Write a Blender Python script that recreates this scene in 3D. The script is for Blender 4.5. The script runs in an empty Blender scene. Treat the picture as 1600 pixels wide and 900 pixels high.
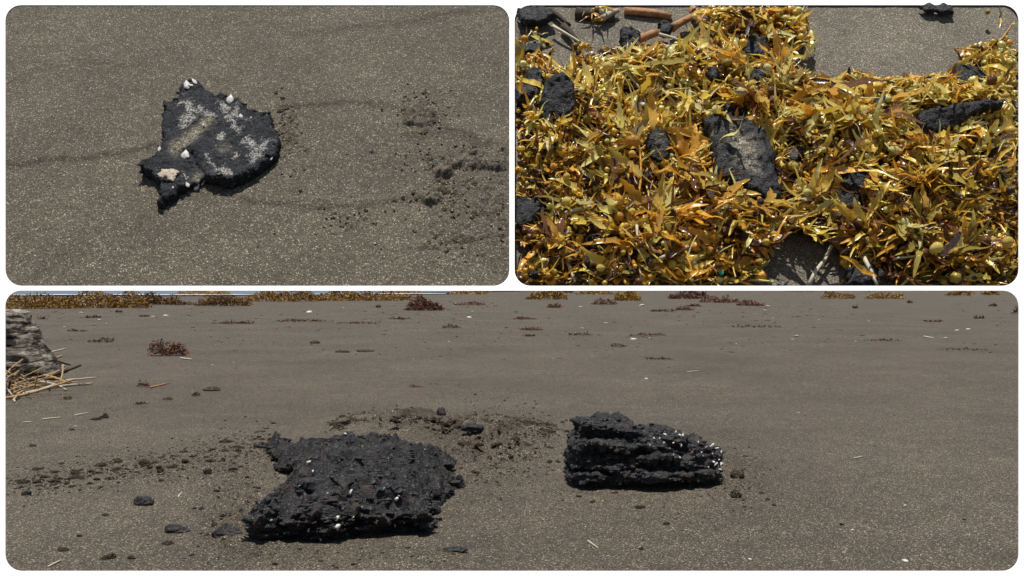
import bpy, bmesh, math, random
import numpy as np
from mathutils import Matrix, Vector, Euler

# ------------------------------------------------------------------ camera, world, sun, exposure
SC = bpy.context.scene
COL = SC.collection
H = 0.45                     # eye height over the beach
K = 0.6 / 900.0              # tangent per pixel of the 1600x900 photograph
HOR = 444.0                  # pixel row of the horizon
cam = bpy.data.cameras.new('camera'); camo = bpy.data.objects.new('camera', cam); COL.objects.link(camo)
cam.sensor_width = 36.0; cam.lens = 18.0 / (800 * K)
cam.shift_y = -(450 - HOR) / 1600.0
cam.clip_start = 0.01; cam.clip_end = 5000
camo.location = (0, 0, H); camo.rotation_euler = (math.radians(90), 0, 0)
SC.camera = camo

SUN_EL, SUN_AZ = math.radians(83), math.radians(-150)     # high sun, just in front of the stand and to the left
sd = Vector((math.cos(SUN_EL) * math.sin(SUN_AZ), math.cos(SUN_EL) * math.cos(SUN_AZ), math.sin(SUN_EL)))
W = bpy.data.worlds.new('World'); SC.world = W; W.use_nodes = True
wn = W.node_tree.nodes; bg = wn['Background']
sky = wn.new('ShaderNodeTexSky'); sky.sky_type = 'NISHITA'; sky.sun_disc = False
sky.sun_elevation = SUN_EL; sky.sun_rotation = SUN_AZ
W.node_tree.links.new(sky.outputs[0], bg.inputs[0]); bg.inputs[1].default_value = 0.06
sl = bpy.data.lights.new('sun', 'SUN'); sl.energy = 4.2; sl.angle = math.radians(0.5); sl.color = (1.0, 0.96, 0.90)
so = bpy.data.objects.new('sun', sl); COL.objects.link(so); so.rotation_euler = sd.to_track_quat('Z', 'Y').to_euler()
SC.view_settings.view_transform = 'Standard'; SC.view_settings.look = 'None'
SC.view_settings.exposure = 0.25; SC.view_settings.gamma = 1.0

random.seed(7); RNG = np.random.default_rng(7)

# ------------------------------------------------------------------ helpers
def gp(px, py, z=0.0):
    """point at height z over the beach that the photograph shows at a pixel"""
    d = (H - z) / ((py - HOR) * K)
    return Vector(((px - 800) * K * d, d, z))
def pxs(py): return K * (H / ((py - HOR) * K))              # metres per pixel on the ground at that row

T = math.radians(48); LIPY = 0.5; LIPZ = H - 0.5 * K * 6.5
NRM = Vector((0, -math.sin(T), math.cos(T))); UP = Vector((0, math.cos(T), math.sin(T))); ORG = Vector((0, LIPY, LIPZ))
PM = Matrix.Translation(ORG) @ Matrix(((1, 0, 0), (0, UP.y, NRM.y), (0, UP.z, NRM.z))).to_4x4()   # stand plane: x across, y up the slope, z out
def tp(px, py, n=0.0, tilt=0.0, n1=0.0):
    """local (u, v, n) on the sloping stand plane, n metres proud of it"""
    a = (px - 800) * K; b = -(py - HOR) * K
    C = Vector((0, 0, H)); D = Vector((a, 1, b)); P0 = ORG + NRM * n
    t = (P0 - C).dot(NRM) / D.dot(NRM)
    q = C + D * t - ORG
    return Vector((q.x, q.dot(UP), q.dot(NRM)))
def to_px(loc):
    """photograph pixel of stand-local points (n x 3)"""
    loc = np.asarray(loc, float)
    y = LIPY + loc[:, 1] * UP.y + loc[:, 2] * NRM.y; z = LIPZ + loc[:, 1] * UP.z + loc[:, 2] * NRM.z
    return 800 + loc[:, 0] / y / K, HOR - (z - H) / y / K, z

def tag(o, label=None, cat=None, group=None, kind=None):
    if label: o['label'] = label
    if cat: o['category'] = cat
    if group: o['group'] = group
    if kind: o['kind'] = kind
    return o
def link(name, me, parent=None, mats=()):
    if mats and not len(me.materials):
        for m in mats: me.materials.append(m)
    o = bpy.data.objects.new(name, me); COL.objects.link(o)
    if parent: o.parent = parent
    return o
def mesh(name, v, f, mats=(), mi=None, smooth=True):
    me = bpy.data.meshes.new(name)
    v = np.asarray(v, np.float32)
    if isinstance(f, np.ndarray):
        n = f.shape[1]
        me.vertices.add(len(v)); me.vertices.foreach_set('co', v.ravel())
        me.loops.add(f.size); me.loops.foreach_set('vertex_index', f.astype(np.int32).ravel())
        me.polygons.add(len(f)); me.polygons.foreach_set('loop_start', np.arange(0, f.size, n, dtype=np.int32))
        me.update(calc_edges=True)
    else:
        me.from_pydata(v.tolist(), [], [list(q) for q in f]); me.update()
    for m in mats: me.materials.append(m)
    if mi is not None: me.polygons.foreach_set('material_index', np.asarray(mi, np.int32))
    me.polygons.foreach_set('use_smooth', np.full(len(me.polygons), smooth))
    return me
def empty(name, loc=(0, 0, 0), rz=0.0, mat=None):
    o = bpy.data.objects.new(name, None); o.empty_display_size = 0.02; COL.objects.link(o)
    if mat is not None: o.matrix_world = mat
    else: o.location = loc; o.rotation_euler = (0, 0, rz)
    return o
def attr(me, name, val):
    a = me.attributes.new(name, 'FLOAT', 'POINT'); a.data.foreach_set('value', np.asarray(val, np.float32))

def hash3(i, j, k, s):
    h = (i * 374761393 + j * 668265263 + k * 2147483647 + s * 974634757) & 0xffffffff
    h = ((h ^ (h >> 13)) * 1274126177) & 0xffffffff
    return ((h ^ (h >> 16)) & 0xffff) / 65535.0
def vn(P, s=0):
    """value noise of n x 3 points, -1..1"""
    P = np.asarray(P, float); F = np.floor(P).astype(np.int64); f = P - F; f = f * f * (3 - 2 * f)
    r = 0
    for a in (0, 1):
        for b in (0, 1):
            for c in (0, 1):
                w = (f[:, 0] if a else 1 - f[:, 0]) * (f[:, 1] if b else 1 - f[:, 1]) * (f[:, 2] if c else 1 - f[:, 2])
                r = r + w * hash3(F[:, 0] + a, F[:, 1] + b, F[:, 2] + c, s)
    return r * 2 - 1
def fbm(P, o=4, s=0, g=0.5):
    P = np.asarray(P, float); r = 0; a = 1; t = 0
    for i in range(o): r = r + a * vn(P * 2 ** i + i * 17.3, s + i); t += a; a *= g
    return r / t
def segdist(X, Y, pts):
    d = np.full(X.shape, 1e9)
    for (x0, y0), (x1, y1) in zip(pts[:-1], pts[1:]):
        L = (x1 - x0) ** 2 + (y1 - y0) ** 2
        t = np.clip(((X - x0) * (x1 - x0) + (Y - y0) * (y1 - y0)) / L, 0, 1)
        d = np.minimum(d, np.hypot(X - x0 - t * (x1 - x0), Y - y0 - t * (y1 - y0)))
    return d
def inpoly(X, Y, pts):
    r = np.zeros(np.shape(X), bool); n = len(pts)
    for i in range(n):
        x0, y0 = pts[i]; x1, y1 = pts[(i + 1) % n]
        c = ((y0 > Y) != (y1 > Y))
        xx = x0 + (Y - y0) / ((y1 - y0) if y1 != y0 else 1e-9) * (x1 - x0)
        r ^= c & (X < xx)
    return r
def sdpoly(X, Y, pts):
    d = segdist(X, Y, list(pts) + [pts[0]]); return np.where(inpoly(X, Y, pts), d, -d)
def blob(X, Y, x, y, rx, ry): return np.exp(-(((X - x) / rx) ** 2 + ((Y - y) / ry) ** 2))

def evaluated(ob):
    dg = bpy.context.evaluated_depsgraph_get(); dg.update()
    return bpy.data.meshes.new_from_object(ob.evaluated_get(dg))
def voxel(v, f, size):
    """closed rough solid -> evenly meshed solid; numpy verts and the mesh"""
    me = mesh('rough', v, f); o = bpy.data.objects.new('rough', me); COL.objects.link(o)
    m = o.modifiers.new('r', 'REMESH'); m.mode = 'VOXEL'; m.voxel_size = size; m.use_smooth_shade = True
    out = evaluated(o); bpy.data.objects.remove(o)
    return out
def getv(me):
    a = np.empty(len(me.vertices) * 3, np.float32); me.vertices.foreach_get('co', a); return a.reshape(-1, 3).astype(float)
def getn(me):
    a = np.empty(len(me.vertices) * 3, np.float32); me.vertices.foreach_get('normal', a); return a.reshape(-1, 3).astype(float)
def setv(me, V):
    me.vertices.foreach_set('co', np.asarray(V, np.float32).ravel()); me.update()
def jag(pts, step, amp, seed):
    """the same outline with a broken edge"""
    rr = random.Random(seed); out = []
    for i, (x0, y0) in enumerate(pts):
        x1, y1 = pts[(i + 1) % len(pts)]; L = math.hypot(x1 - x0, y1 - y0); n = max(1, int(L / step))
        for j in range(n):
            t = j / n; nx, ny = -(y1 - y0) / max(L, 1e-9), (x1 - x0) / max(L, 1e-9); q = rr.gauss(0, amp) if j else rr.gauss(0, amp * .4)
            out.append((x0 + (x1 - x0) * t + nx * q, y0 + (y1 - y0) * t + ny * q))
    return out
def prism(pts, bot, top):
    n = len(pts); v = [(x, y, bot) for x, y in pts] + [(x, y, top) for x, y in pts]
    f = [list(range(n))[::-1], list(range(n, 2 * n))] + [[i, (i + 1) % n, n + (i + 1) % n, n + i] for i in range(n)]
    bm = bmesh.new(); bv = [bm.verts.new(p) for p in v]
    for q in f: bm.faces.new([bv[i] for i in q])
    bmesh.ops.triangulate(bm, faces=bm.faces[:]); bmesh.ops.recalc_face_normals(bm, faces=bm.faces[:])
    me = bpy.data.meshes.new('p'); bm.to_mesh(me); bm.free()
    vv = getv(me); ff = [list(p.vertices) for p in me.polygons]; bpy.data.meshes.remove(me)
    return vv, ff

def tube(path, rad, seg=5, cap=True):
    """tapered tube along points: verts, faces"""
    path = [Vector(p) for p in path]; n = len(path); V = []; F = []
    if not hasattr(rad, '__len__'): rad = [rad] * n
    a = None
    for i, p in enumerate(path):
        t = (path[min(i + 1, n - 1)] - path[max(i - 1, 0)]).normalized()
        if a is None: a = t.orthogonal().normalized()
        a = (a - t * a.dot(t)).normalized(); b = t.cross(a)
        for k in range(seg):
            th = 2 * math.pi * k / seg; V.append(p + (a * math.cos(th) + b * math.sin(th)) * rad[i])
    for i in range(n - 1):
        for k in range(seg):
            F.append((i * seg + k, i * seg + (k + 1) % seg, (i + 1) * seg + (k + 1) % seg, (i + 1) * seg + k))
    if cap:
        F.append(tuple(range(seg))[::-1]); F.append(tuple((n - 1) * seg + k for k in range(seg)))
    return [tuple(p) for p in V], F
def ico(sub):
    bm = bmesh.new(); bmesh.ops.create_icosphere(bm, subdivisions=sub, radius=1.0)
    v = np.array([p.co[:] for p in bm.verts]); f = np.array([[q.index for q in p.verts] for p in bm.faces]); bm.free()
    return v, f
ICO1, ICO2, ICO3 = ico(1), ico(2), ico(3)

# ------------------------------------------------------------------ materials
class NT:
    def __init__(s, name):
        s.m = bpy.data.materials.new(name); s.m.use_nodes = True; s.t = s.m.node_tree; s.n = s.t.nodes
        s.b = s.n['Principled BSDF']; s.out = s.n['Material Output']
    def new(s, t, **kw):
        n = s.n.new('ShaderNode' + t)
        for k, v in kw.items(): setattr(n, k, v)
        return n
    def l(s, a, b): s.t.links.new(a, b)
    def coord(s):
        if not hasattr(s, 'c'): s.c = s.new('TexCoord').outputs['Object']
        return s.c
    def noise(s, scale, detail=4, rough=0.5, vec=None, stretch=None):
        n = s.new('TexNoise'); n.inputs['Scale'].default_value = scale; n.inputs['Detail'].default_value = detail; n.inputs['Roughness'].default_value = rough
        v = vec or s.coord()
        if stretch:
            mp = s.new('Mapping'); mp.inputs['Scale'].default_value = stretch; s.l(v, mp.inputs[0]); v = mp.outputs[0]
        s.l(v, n.inputs['Vector']); return n.outputs['Fac']
    def vor(s, scale):
        n = s.new('TexVoronoi'); n.inputs['Scale'].default_value = scale; s.l(s.coord(), n.inputs['Vector']); return n
    def ramp(s, fac, stops, interp='LINEAR'):
        r = s.new('ValToRGB'); e = r.color_ramp.elements; r.color_ramp.interpolation = interp
        while len(e) < len(stops): e.new(0.5)
        for x, (p, c) in zip(e, stops):
            x.position = p; x.color = (c, c, c, 1) if not hasattr(c, '__len__') else (*c, 1)
        s.l(fac, r.inputs[0]); return r.outputs[0]
    def mix(s, fac, a, b, mode='MIX'):
        m = s.new('MixRGB', blend_type=mode)
        for i, x in enumerate((fac, a, b)):
            if hasattr(x, 'is_output'): s.l(x, m.inputs[i])
            elif i == 0: m.inputs[0].default_value = x
            else: m.inputs[i].default_value = (*x, 1)
        return m.outputs[0]
    def math(s, op, a, b=0.0):
        m = s.new('Math', operation=op)
        for i, x in enumerate((a, b)):
            if hasattr(x, 'is_output'): s.l(x, m.inputs[i])
            else: m.inputs[i].default_value = x
        return m.outputs[0]
    def attr(s, name): return s.new('Attribute', attribute_name=name).outputs['Fac']
    def bump(s, h, dist, strength=1.0, prev=None):
        b = s.new('Bump'); b.inputs['Distance'].default_value = dist; b.inputs['Strength'].default_value = strength
        s.l(h, b.inputs['Height'])
        if prev: s.l(prev, b.inputs['Normal'])
        return b.outputs[0]
    def fin(s, col, rough=0.8, nrm=None, spec=0.3):
        if hasattr(col, 'is_output'): s.l(col, s.b.inputs['Base Color'])
        else: s.b.inputs['Base Color'].default_value = (*col, 1)
        if hasattr(rough, 'is_output'): s.l(rough, s.b.inputs['Roughness'])
        else: s.b.inputs['Roughness'].default_value = rough
        s.b.inputs['Specular IOR Level'].default_value = spec
        if nrm: s.l(nrm, s.b.inputs['Normal'])
        return s.m
def sand_mat(name, grain, tone=(1, 1, 1), attrs=True, big=6.0, dark=1.0, contrast=1.0):
    s = NT(name); v = s.vor(1 / grain)
    sep = s.new('SeparateColor'); s.l(v.outputs['Color'], sep.inputs[0])
    c = [(0.0, (.022, .020, .015)), (.35, (.055, .048, .036)), (.70, (.092, .080, .060)), (.88, (.155, .135, .100)), (.96, (.30, .27, .21)), (1.0, (.62, .57, .47))]
    mean = np.array((.085, .074, .056))
    c = [(p, tuple((mean + (np.array(q) - mean) * contrast) * np.array(tone) * dark)) for p, q in c]
    col = s.ramp(sep.outputs[0], c)
    v2 = s.vor(1 / (grain * 0.45)); sep2 = s.new('SeparateColor'); s.l(v2.outputs['Color'], sep2.inputs[0])
    col = s.mix(0.6, col, s.ramp(sep2.outputs[1], [(0, .45), (.6, .95), (.93, 1.4), (1, 2.0)]), 'MULTIPLY')
    col = s.mix(1.0, col, s.ramp(s.noise(big, 5, .6), [(.25, .74), (.75, 1.22)]), 'MULTIPLY')
    col = s.mix(1.0, col, s.ramp(s.noise(big * 9, 4, .6), [(.3, (.86, .87, .88)), (.7, (1.14, 1.12, 1.08))]), 'MULTIPLY')
    if attrs:
        col = s.mix(s.attr('streak'), col, s.mix(1.0, col, (.42, .38, .34), 'MULTIPLY'))
    b = s.bump(v.outputs['Distance'], grain * .9, .8)
    b = s.bump(s.noise(1 / (grain * 5), 3), grain * 3, .5, b)
    return s.fin(col, .82, b, .25)
def plain(name, col, rough=.6, nscale=40, amp=.15, spec=.3, bump=0.0, bscale=None):
    s = NT(name); c = np.array(col)
    cc = s.ramp(s.noise(nscale, 5, .6), [(.25, tuple(c * (1 - amp))), (.75, tuple(c * (1 + amp)))])
    return s.fin(cc, rough, s.bump(s.noise(bscale or nscale * 2, 5), bump) if bump else None, spec)

M = {}
M['tray_sand'] = sand_mat('tray_sand', .00052, (1.37, 1.34, 1.31), big=14, contrast=.62)
M['heap_sand'] = sand_mat('heap_sand', .00042, (2.05, 2.05, 2.08), attrs=False, big=14, contrast=.6)
M['beach_sand'] = sand_mat('beach_sand', .0018, (1.09, 1.03, 1.0), big=1.3, contrast=.85)
M['clod_sand'] = sand_mat('damp_sand', .0022, (.66, .55, .45), attrs=False, big=9)
M['tray_clod'] = sand_mat('tray_damp_sand', .0006, (1.5, 1.4, 1.15), attrs=False, big=40)
M['white'] = plain('collage_border_white', (.88, .88, .87), .5, 25, .01, .3)
def tar(name, grit, base=(.016, .0165, .019), dust=(.062, .060, .060), amt=.5, crust=False, brown=None, gloss=(.42, .78, .35)):
    s = NT(name)
    n = s.noise(1 / (grit * 6), 6, .65); n2 = s.noise(1 / (grit * 1.2), 4, .7)
    v = s.vor(1 / grit); sep = s.new('SeparateColor'); s.l(v.outputs['Color'], sep.inputs[0])
    f = s.math('ADD', s.math('MULTIPLY', n, .6), s.math('MULTIPLY', n2, .4))
    col = s.ramp(f, [(.38, base), (.38 + .30 / max(amt, .1) * .5, tuple(np.array(dust) * .6)), (.80, dust)])
    col = s.mix(s.ramp(sep.outputs[0], [(.80, 0), (.97, .55), (1, .9)]), col, tuple(np.array(dust) * 3.2))
    if brown: col = s.mix(s.ramp(s.noise(1 / (grit * 11), 4), [(.52, 0), (.68, .75)]), col, brown)
    if crust:
        a = s.attr('crust'); n3 = s.noise(1 / (grit * 2.0), 7, .82); k = s.math('MULTIPLY', s.ramp(a, [(.1, 0), (.6, 1)]), s.ramp(s.math('ADD', s.math('MULTIPLY', a, .13), n3), [(.60, 0), (.64, 1)]))
        col = s.mix(k, col, s.ramp(n2, [(.4, (.30, .28, .24)), (.62, (.62, .60, .55))]))
        g = s.attr('sandy'); gr = s.ramp(sep.outputs[1], [(0, (.07, .06, .045)), (.6, (.19, .165, .12)), (1, (.50, .45, .34))])
        col = s.mix(g, col, gr)
    b = s.bump(n2, grit * 1.2, .9); b = s.bump(v.outputs['Distance'], grit * .8, .6, b)
    return s.fin(col, s.ramp(n, [(.3, gloss[0]), (.7, gloss[1])]), b, gloss[2])
M['tar_patty'] = tar('weathered_tar', .0006, (.010, .011, .0135), (.034, .036, .042), .75, True, None, (.6, .9, .22))
M['tar_block'] = tar('crumbly_tar', .0027, (.004, .004, .0045), (.044, .0425, .043), .5, False, (.065, .046, .033), (.34, .8, .42))
M['tar_chunk'] = tar('granular_tar', .0009, (.008, .0085, .0105), (.034, .035, .038), .5, True)
M['barnacle'] = plain('barnacle_shell', (.62, .59, .54), .55, 500, .4, .4)
M['pad'] = plain('beige_growth', (.45, .38, .29), .8, 500, .35, .2, .0004)
def weed(name, c0, c1, rough=.30, tr=.26):
    s = NT(name)
    oi = s.new('ObjectInfo').outputs['Random']
    f = s.math('ADD', s.math('MULTIPLY', s.noise(90, 4, .6), .7), s.math('MULTIPLY', oi, .3))
    col = s.ramp(f, [(.28, c0), (.72, c1)])
    col = s.mix(s.ramp(s.noise(700, 3, .6), [(.58, 0), (.72, .45)]), col, tuple(np.array(c0) * .35))
    s.fin(col, s.ramp(s.noise(160, 3), [(.3, rough * .6), (.7, rough * 1.7)]), s.bump(s.noise(420, 4), .0006, .8), .5)
    s.b.inputs['Coat Weight'].default_value = .25; s.b.inputs['Coat Roughness'].default_value = .12
    t = s.new('BsdfTranslucent'); s.l(col, t.inputs[0]); mx = s.new('MixShader'); mx.inputs[0].default_value = tr
    s.l(s.b.outputs[0], mx.inputs[1]); s.l(t.outputs[0], mx.inputs[2]); s.l(mx.outputs[0], s.out.inputs[0])
    return s.m
WEED = {
 'gold':  weed('golden_blade', (.72, .46, .04), (.97, .80, .20)),
 'amber': weed('amber_blade', (.68, .31, .02), (.97, .60, .09)),
 'lemon': weed('pale_yellow_blade', (.80, .70, .18), (.97, .93, .50)),
 'olive': weed('olive_blade', (.30, .21, .02), (.66, .53, .10)),
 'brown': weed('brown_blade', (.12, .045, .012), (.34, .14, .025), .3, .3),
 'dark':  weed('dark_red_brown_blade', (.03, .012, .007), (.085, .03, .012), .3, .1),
}
WK = list(WEED); WM = [WEED[k] for k in WK]
M['straw'] = plain('dry_straw', (.52, .46, .34), .6, 150, .25, .3)
M['reed'] = plain('dry_reed', (.36, .235, .115), .6, 60, .4, .3)
M['reed_pale'] = plain('bleached_reed', (.42, .36, .28), .6, 60, .3, .3)
M['twig'] = plain('brown_twig', (.38, .19, .085), .65, 160, .6, .3, .001)
M['bark'] = plain('dark_bark', (.06, .045, .035), .8, 60, .4, .2, .001)
M['shell'] = plain('white_shell', (.62, .60, .55), .5, 60, .2, .4)
M['plastic'] = plain('green_plastic', (.03, .42, .26), .35, 60, .1, .5)
M['pink'] = plain('pink_plastic', (.5, .19, .15), .4, 60, .1, .5)
s = NT('weathered_wood')
g = s.noise(9, 8, .72, stretch=(.8, .8, 5.5)); g2 = s.noise(60, 6, .7, stretch=(.6, .6, 2.5))
cw = s.ramp(g, [(.41, (.010, .008, .006)), (.47, (.09, .07, .05)), (.54, (.30, .26, .21)), (.70, (.52, .47, .40))])
cw = s.mix(.35, cw, s.ramp(g2, [(.35, .4), (.65, 1.2)]), 'MULTIPLY')
M['log'] = s.fin(cw, .85, s.bump(g, .02, .9), .2)
s = NT('sea_water')
M['sea'] = s.fin(s.ramp(s.noise(.3, 4), [(.3, (.10, .13, .17)), (.7, (.16, .20, .25))]), .25, s.bump(s.noise(1.2, 4), .1), .5)
M['foam'] = plain('sea_foam', (.72, .75, .78), .8, 1.5, .2, .2)
M['far_gold'] = plain('golden_weed', (.40, .23, .035), .5, 6, .5, .3)
M['far_brown'] = plain('brown_weed', (.20, .10, .04), .6, 6, .5, .3)
M['far_red'] = plain('reddish_weed', (.24, .10, .07), .6, 12, .4, .3)
M['far_dark'] = plain('dark_weed', (.055, .038, .028), .6, 12, .4, .3)

# ------------------------------------------------------------------ the beach
def axis(a, dense, lo, hi, step, grow=1.09):
    c = list(np.arange(dense[0], dense[1] + 1e-9, a)); s_ = a
    while c[-1] < hi: s_ *= grow; c.append(c[-1] + s_)
    s_ = a
    while c[0] > lo: s_ *= grow; c.insert(0, c[0] - s_)
    return np.array(c)
LUMPS = []
def beach():
    xs = axis(.010, (-1.45, 1.2), -600, 600, .01); ys = axis(.010, (1.35, 3.6), -300, 1500, .01)
    X, Y = np.meshgrid(xs, ys); x, y = X.ravel(), Y.ravel()
    P = np.stack([x, y, 0 * x], 1)
    fall = np.exp(-np.maximum(y - 3, 0) / 6)
    z = (fbm(P * 1.6, 4, 3) * .008 + fbm(P * 14, 3, 5) * .0022) * fall + fbm(P * .22, 3, 9) * .03 * np.clip((y - 4) / 10, 0, 1) * np.clip((40 - y) / 20, 0, 1)
    px = 800 + x / np.maximum(y, .3) / K; py = HOR + H / np.maximum(y, .3) / K
    near = (y > .8) & (y < 8)
    rough = (blob(px, py, 620, 668, 95, 17) * .9 + blob(px, py, 770, 690, 80, 34) * .9 + blob(px, py, 720, 760, 60, 60) * .35
             + blob(px, py, 250, 735, 190, 24) * .35 + blob(px, py, 360, 810, 55, 60) * .6 + blob(px, py, 1150, 740, 45, 50) * .4 + blob(px, py, 560, 870, 240, 18) * .3)
    rough = np.where(near, np.clip(rough, 0, 1), 0)
    lump = np.clip(fbm(P * 30, 4, 21) * 1.3 + .15, 0, 1)
    z += rough * (.008 + lump * .030)
    z += np.where(near, .040 * blob(px, py, 625, 672, 85, 15) + .022 * blob(px, py, 775, 685, 70, 22), 0)
    z = np.where(y < 1.2, z * .3, z)
    st = np.clip(rough * (0.35 + .5 * vn(P * 22, 4)) * 1.2, 0, .9)
    st += np.where(near, .7 * blob(px, py, 700, 700, 60, 20) * .5, 0)
    n, m = len(xs), len(ys)
    i = np.arange(n * m).reshape(m, n)
    f = np.stack([i[:-1, :-1], i[:-1, 1:], i[1:, 1:], i[1:, :-1]], -1).reshape(-1, 4)
    global GX, GY, GZZ
    GX, GY, GZZ = xs, ys, z.reshape(m, n)
    me = mesh('ground', np.stack([x, y, z], 1), f, [M['beach_sand']]); attr(me, 'streak', np.clip(st, 0, 1))
    tag(link('ground', me), 'dark grey volcanic sand beach running back to the sea', None, None, 'structure')
beach()
def gz(x, y):
    i = min(max(int(np.searchsorted(GX, x)) - 1, 0), len(GX) - 2); j = min(max(int(np.searchsorted(GY, y)) - 1, 0), len(GY) - 2)
    a = (x - GX[i]) / (GX[i + 1] - GX[i]); b = (y - GY[j]) / (GY[j + 1] - GY[j])
    return float((GZZ[j, i] * (1 - a) + GZZ[j, i + 1] * a) * (1 - b) + (GZZ[j + 1, i] * (1 - a) + GZZ[j + 1, i + 1] * a) * b)
def on(px, py):
    """the point of the uneven ground that a pixel shows"""
    z = 0.0
    for _ in range(4): p = gp(px, py, z); z = gz(p.x, p.y)
    return gp(px, py, z)
def sheet(name, pts, z, mat, label, kind='structure'):
    me = mesh(name, [(x, y, z) for x, y in pts], [list(range(len(pts)))], [mat])
    return tag(link(name, me), label, None, None, kind)
# shoreline: nearer on the left, off to the right
sheet('sea', [(-900, 29), (-30, 33), (-18.0, 36), (-9, 42), (-3, 50), (6, 75), (120, 200), (900, 900), (900, 1400), (-900, 1400)], .045, M['sea'], 'grey blue sea beyond the beach')
def foam_strip(pts, w):
    v = []; f = []
    for i, (x, y) in enumerate(pts):
        ww = w * (0.5 + random.random()); v += [(x, y, .050), (x + random.uniform(-.3, .3), y + ww, .050)]
        if i: f.append((2 * i - 2, 2 * i, 2 * i + 1, 2 * i - 1))
    return v, f
pt = [(-34 + i * .9, 33.6 + i * .115 + .5 * math.sin(i * .7) + (max(0, i - 22) ** 2) * .03) for i in range(36)]
v, f = foam_strip(pt, 1.8); tag(link('sea_foam', mesh('sea_foam', v, f, [M['foam']])), 'white surf line along the shore', None, None, 'structure')

# ------------------------------------------------------------------ white collage borders, built as a stand with two sloping panel trays
def rrect(x0, y0, x1, y1, r, n=7):
    P = []
    for cx, cy, a in ((x1 - r, y0 + r, -90), (x1 - r, y1 - r, 0), (x0 + r, y1 - r, 90), (x0 + r, y0 + r, 180)):
        for i in range(n + 1):
            t = math.radians(a + 90 * i / n); P.append((cx + r * math.cos(t), cy + r * math.sin(t)))
    return P
def ring(name, inn, out, slope, parent, label=None):
    I = [tp(*p) for p in rrect(*inn, 25)]; O = [tp(*p) for p in rrect(*out, 2)]
    n = len(I)
    dv = Vector((0, 1, slope)).normalized() * .0006
    dl = Vector((0, dv.dot(UP), dv.dot(NRM)))
    v = I + O + [p + dl for p in I] + [p + dl for p in O]; f = []
    for i in range(n):
        j = (i + 1) % n
        f += [(i, j, n + j, n + i), (2 * n + i, 3 * n + i, 3 * n + j, 2 * n + j), (i, 2 * n + i, 2 * n + j, j), (n + i, n + j, 3 * n + j, 3 * n + i)]
    me = mesh(name, [tuple(PM @ p) for p in v], f, [M['white']], smooth=False)
    return link(name, me, parent)
def box(name, cs, mat, parent):
    me = mesh(name, cs, [(0, 1, 2, 3), (7, 6, 5, 4), (0, 4, 5, 1), (1, 5, 6, 2), (2, 6, 7, 3), (3, 7, 4, 0)], [mat], smooth=False)
    return link(name, me, parent)
def leg_box(x, y, z0, z1, parent, w=.008):
    box('leg', [(x + a * w, y + b * w, z) for z in (z0, z1) for a, b in ((-1, -1), (1, -1), (1, 1), (-1, 1))], M['white'], parent)
stand = tag(empty('collage_border_stand'), 'white collage border built as a stand around the beach below two sloping trays', 'stand')
ring('frame', (8, 454, 1592, 892), (-5, 450.6, 1605, 906), -.25, stand)  # collage border of the lower panel, built as an open frame
pb = PM @ tp(-5, 906); pt_ = PM @ tp(-5, -5)
for sx in (-1, 1):
    leg_box(sx * (abs(pb.x) - .012), pb.y + .006, 0, pb.z - .0015, stand, .005)
    leg_box(sx * (abs(pt_.x) + .0082), pt_.y - .01, 0, pt_.z - .01, stand)
V_TOP = tp(800, -5).y
N_BOT = -.017                                              # how deep the seaweed tray's bed lies at its lower end
def bed_n(v): return N_BOT + (-.0006 - N_BOT) * np.clip(v / V_TOP, 0, 1)
WB, WT = 804 * K * LIPY, 804 * K * (LIPY + V_TOP * UP.y)
def slab(name, u0, u1, nf, parent, th=.004):
    pts = []
    for dn in (-.0012, -.0012 - th):
        nb = nf(0) + dn; vb = -nb / math.tan(T) + .0016
        pts += [(u0[0], vb, nf(vb) + dn), (u1[0], vb, nf(vb) + dn), (u1[1], V_TOP - .0005, nf(V_TOP) + dn), (u0[1], V_TOP - .0005, nf(V_TOP) + dn)]
    return box(name, [tuple(PM @ Vector(p)) for p in pts], M['white'], parent)
for side in (-1, 1):
    t = empty('collage_panel_tray')
    tag(t, 'white bordered collage panel built as a sloping tray of plain sand, one black patty' if side < 0 else 'white bordered collage panel built as a sloping tray heaped with golden seaweed', 'tray', 'collage panels built as sloping trays')
    if side < 0: ring('rim', (8, 8, 796, 447), (-5, -5, 799.9, 450.4), .25, t); slab('back_panel', (-WB, -WT), (-.0006, -.0006), lambda v: -.0012, t)
    else:
        ring('rim', (804, 8, 1592, 447), (800.1, -5, 1605, 450.4), .25, t); slab('back_panel', (.0006, .0006), (WB + .009, WT), bed_n, t)
        for px_, o_ in ((1604, .0012),):                    # outer wall of the deep tray
            e = [tp(px_, 449, -.0007), tp(px_, -4.5, -.0007)]; g_ = []
            for q in e:
                nb = float(bed_n(q.y)) - .001; y_ = LIPY + q.y * UP.y; r_ = (y_ + nb * NRM.y) / (y_ + q.z * NRM.y)
                vb = max(q.y, -nb / math.tan(T) + .001); g_.append(Vector(((px_ - 800) * K * (LIPY + vb * UP.y + nb * NRM.y), vb, nb)))
            a_ = [e[0], e[1], g_[1], g_[0]]
            box('side_wall', [tuple(PM @ p) for p in a_] + [tuple(PM @ (p + Vector((o_, 0, 0)))) for p in a_], M['white'], t)

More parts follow.
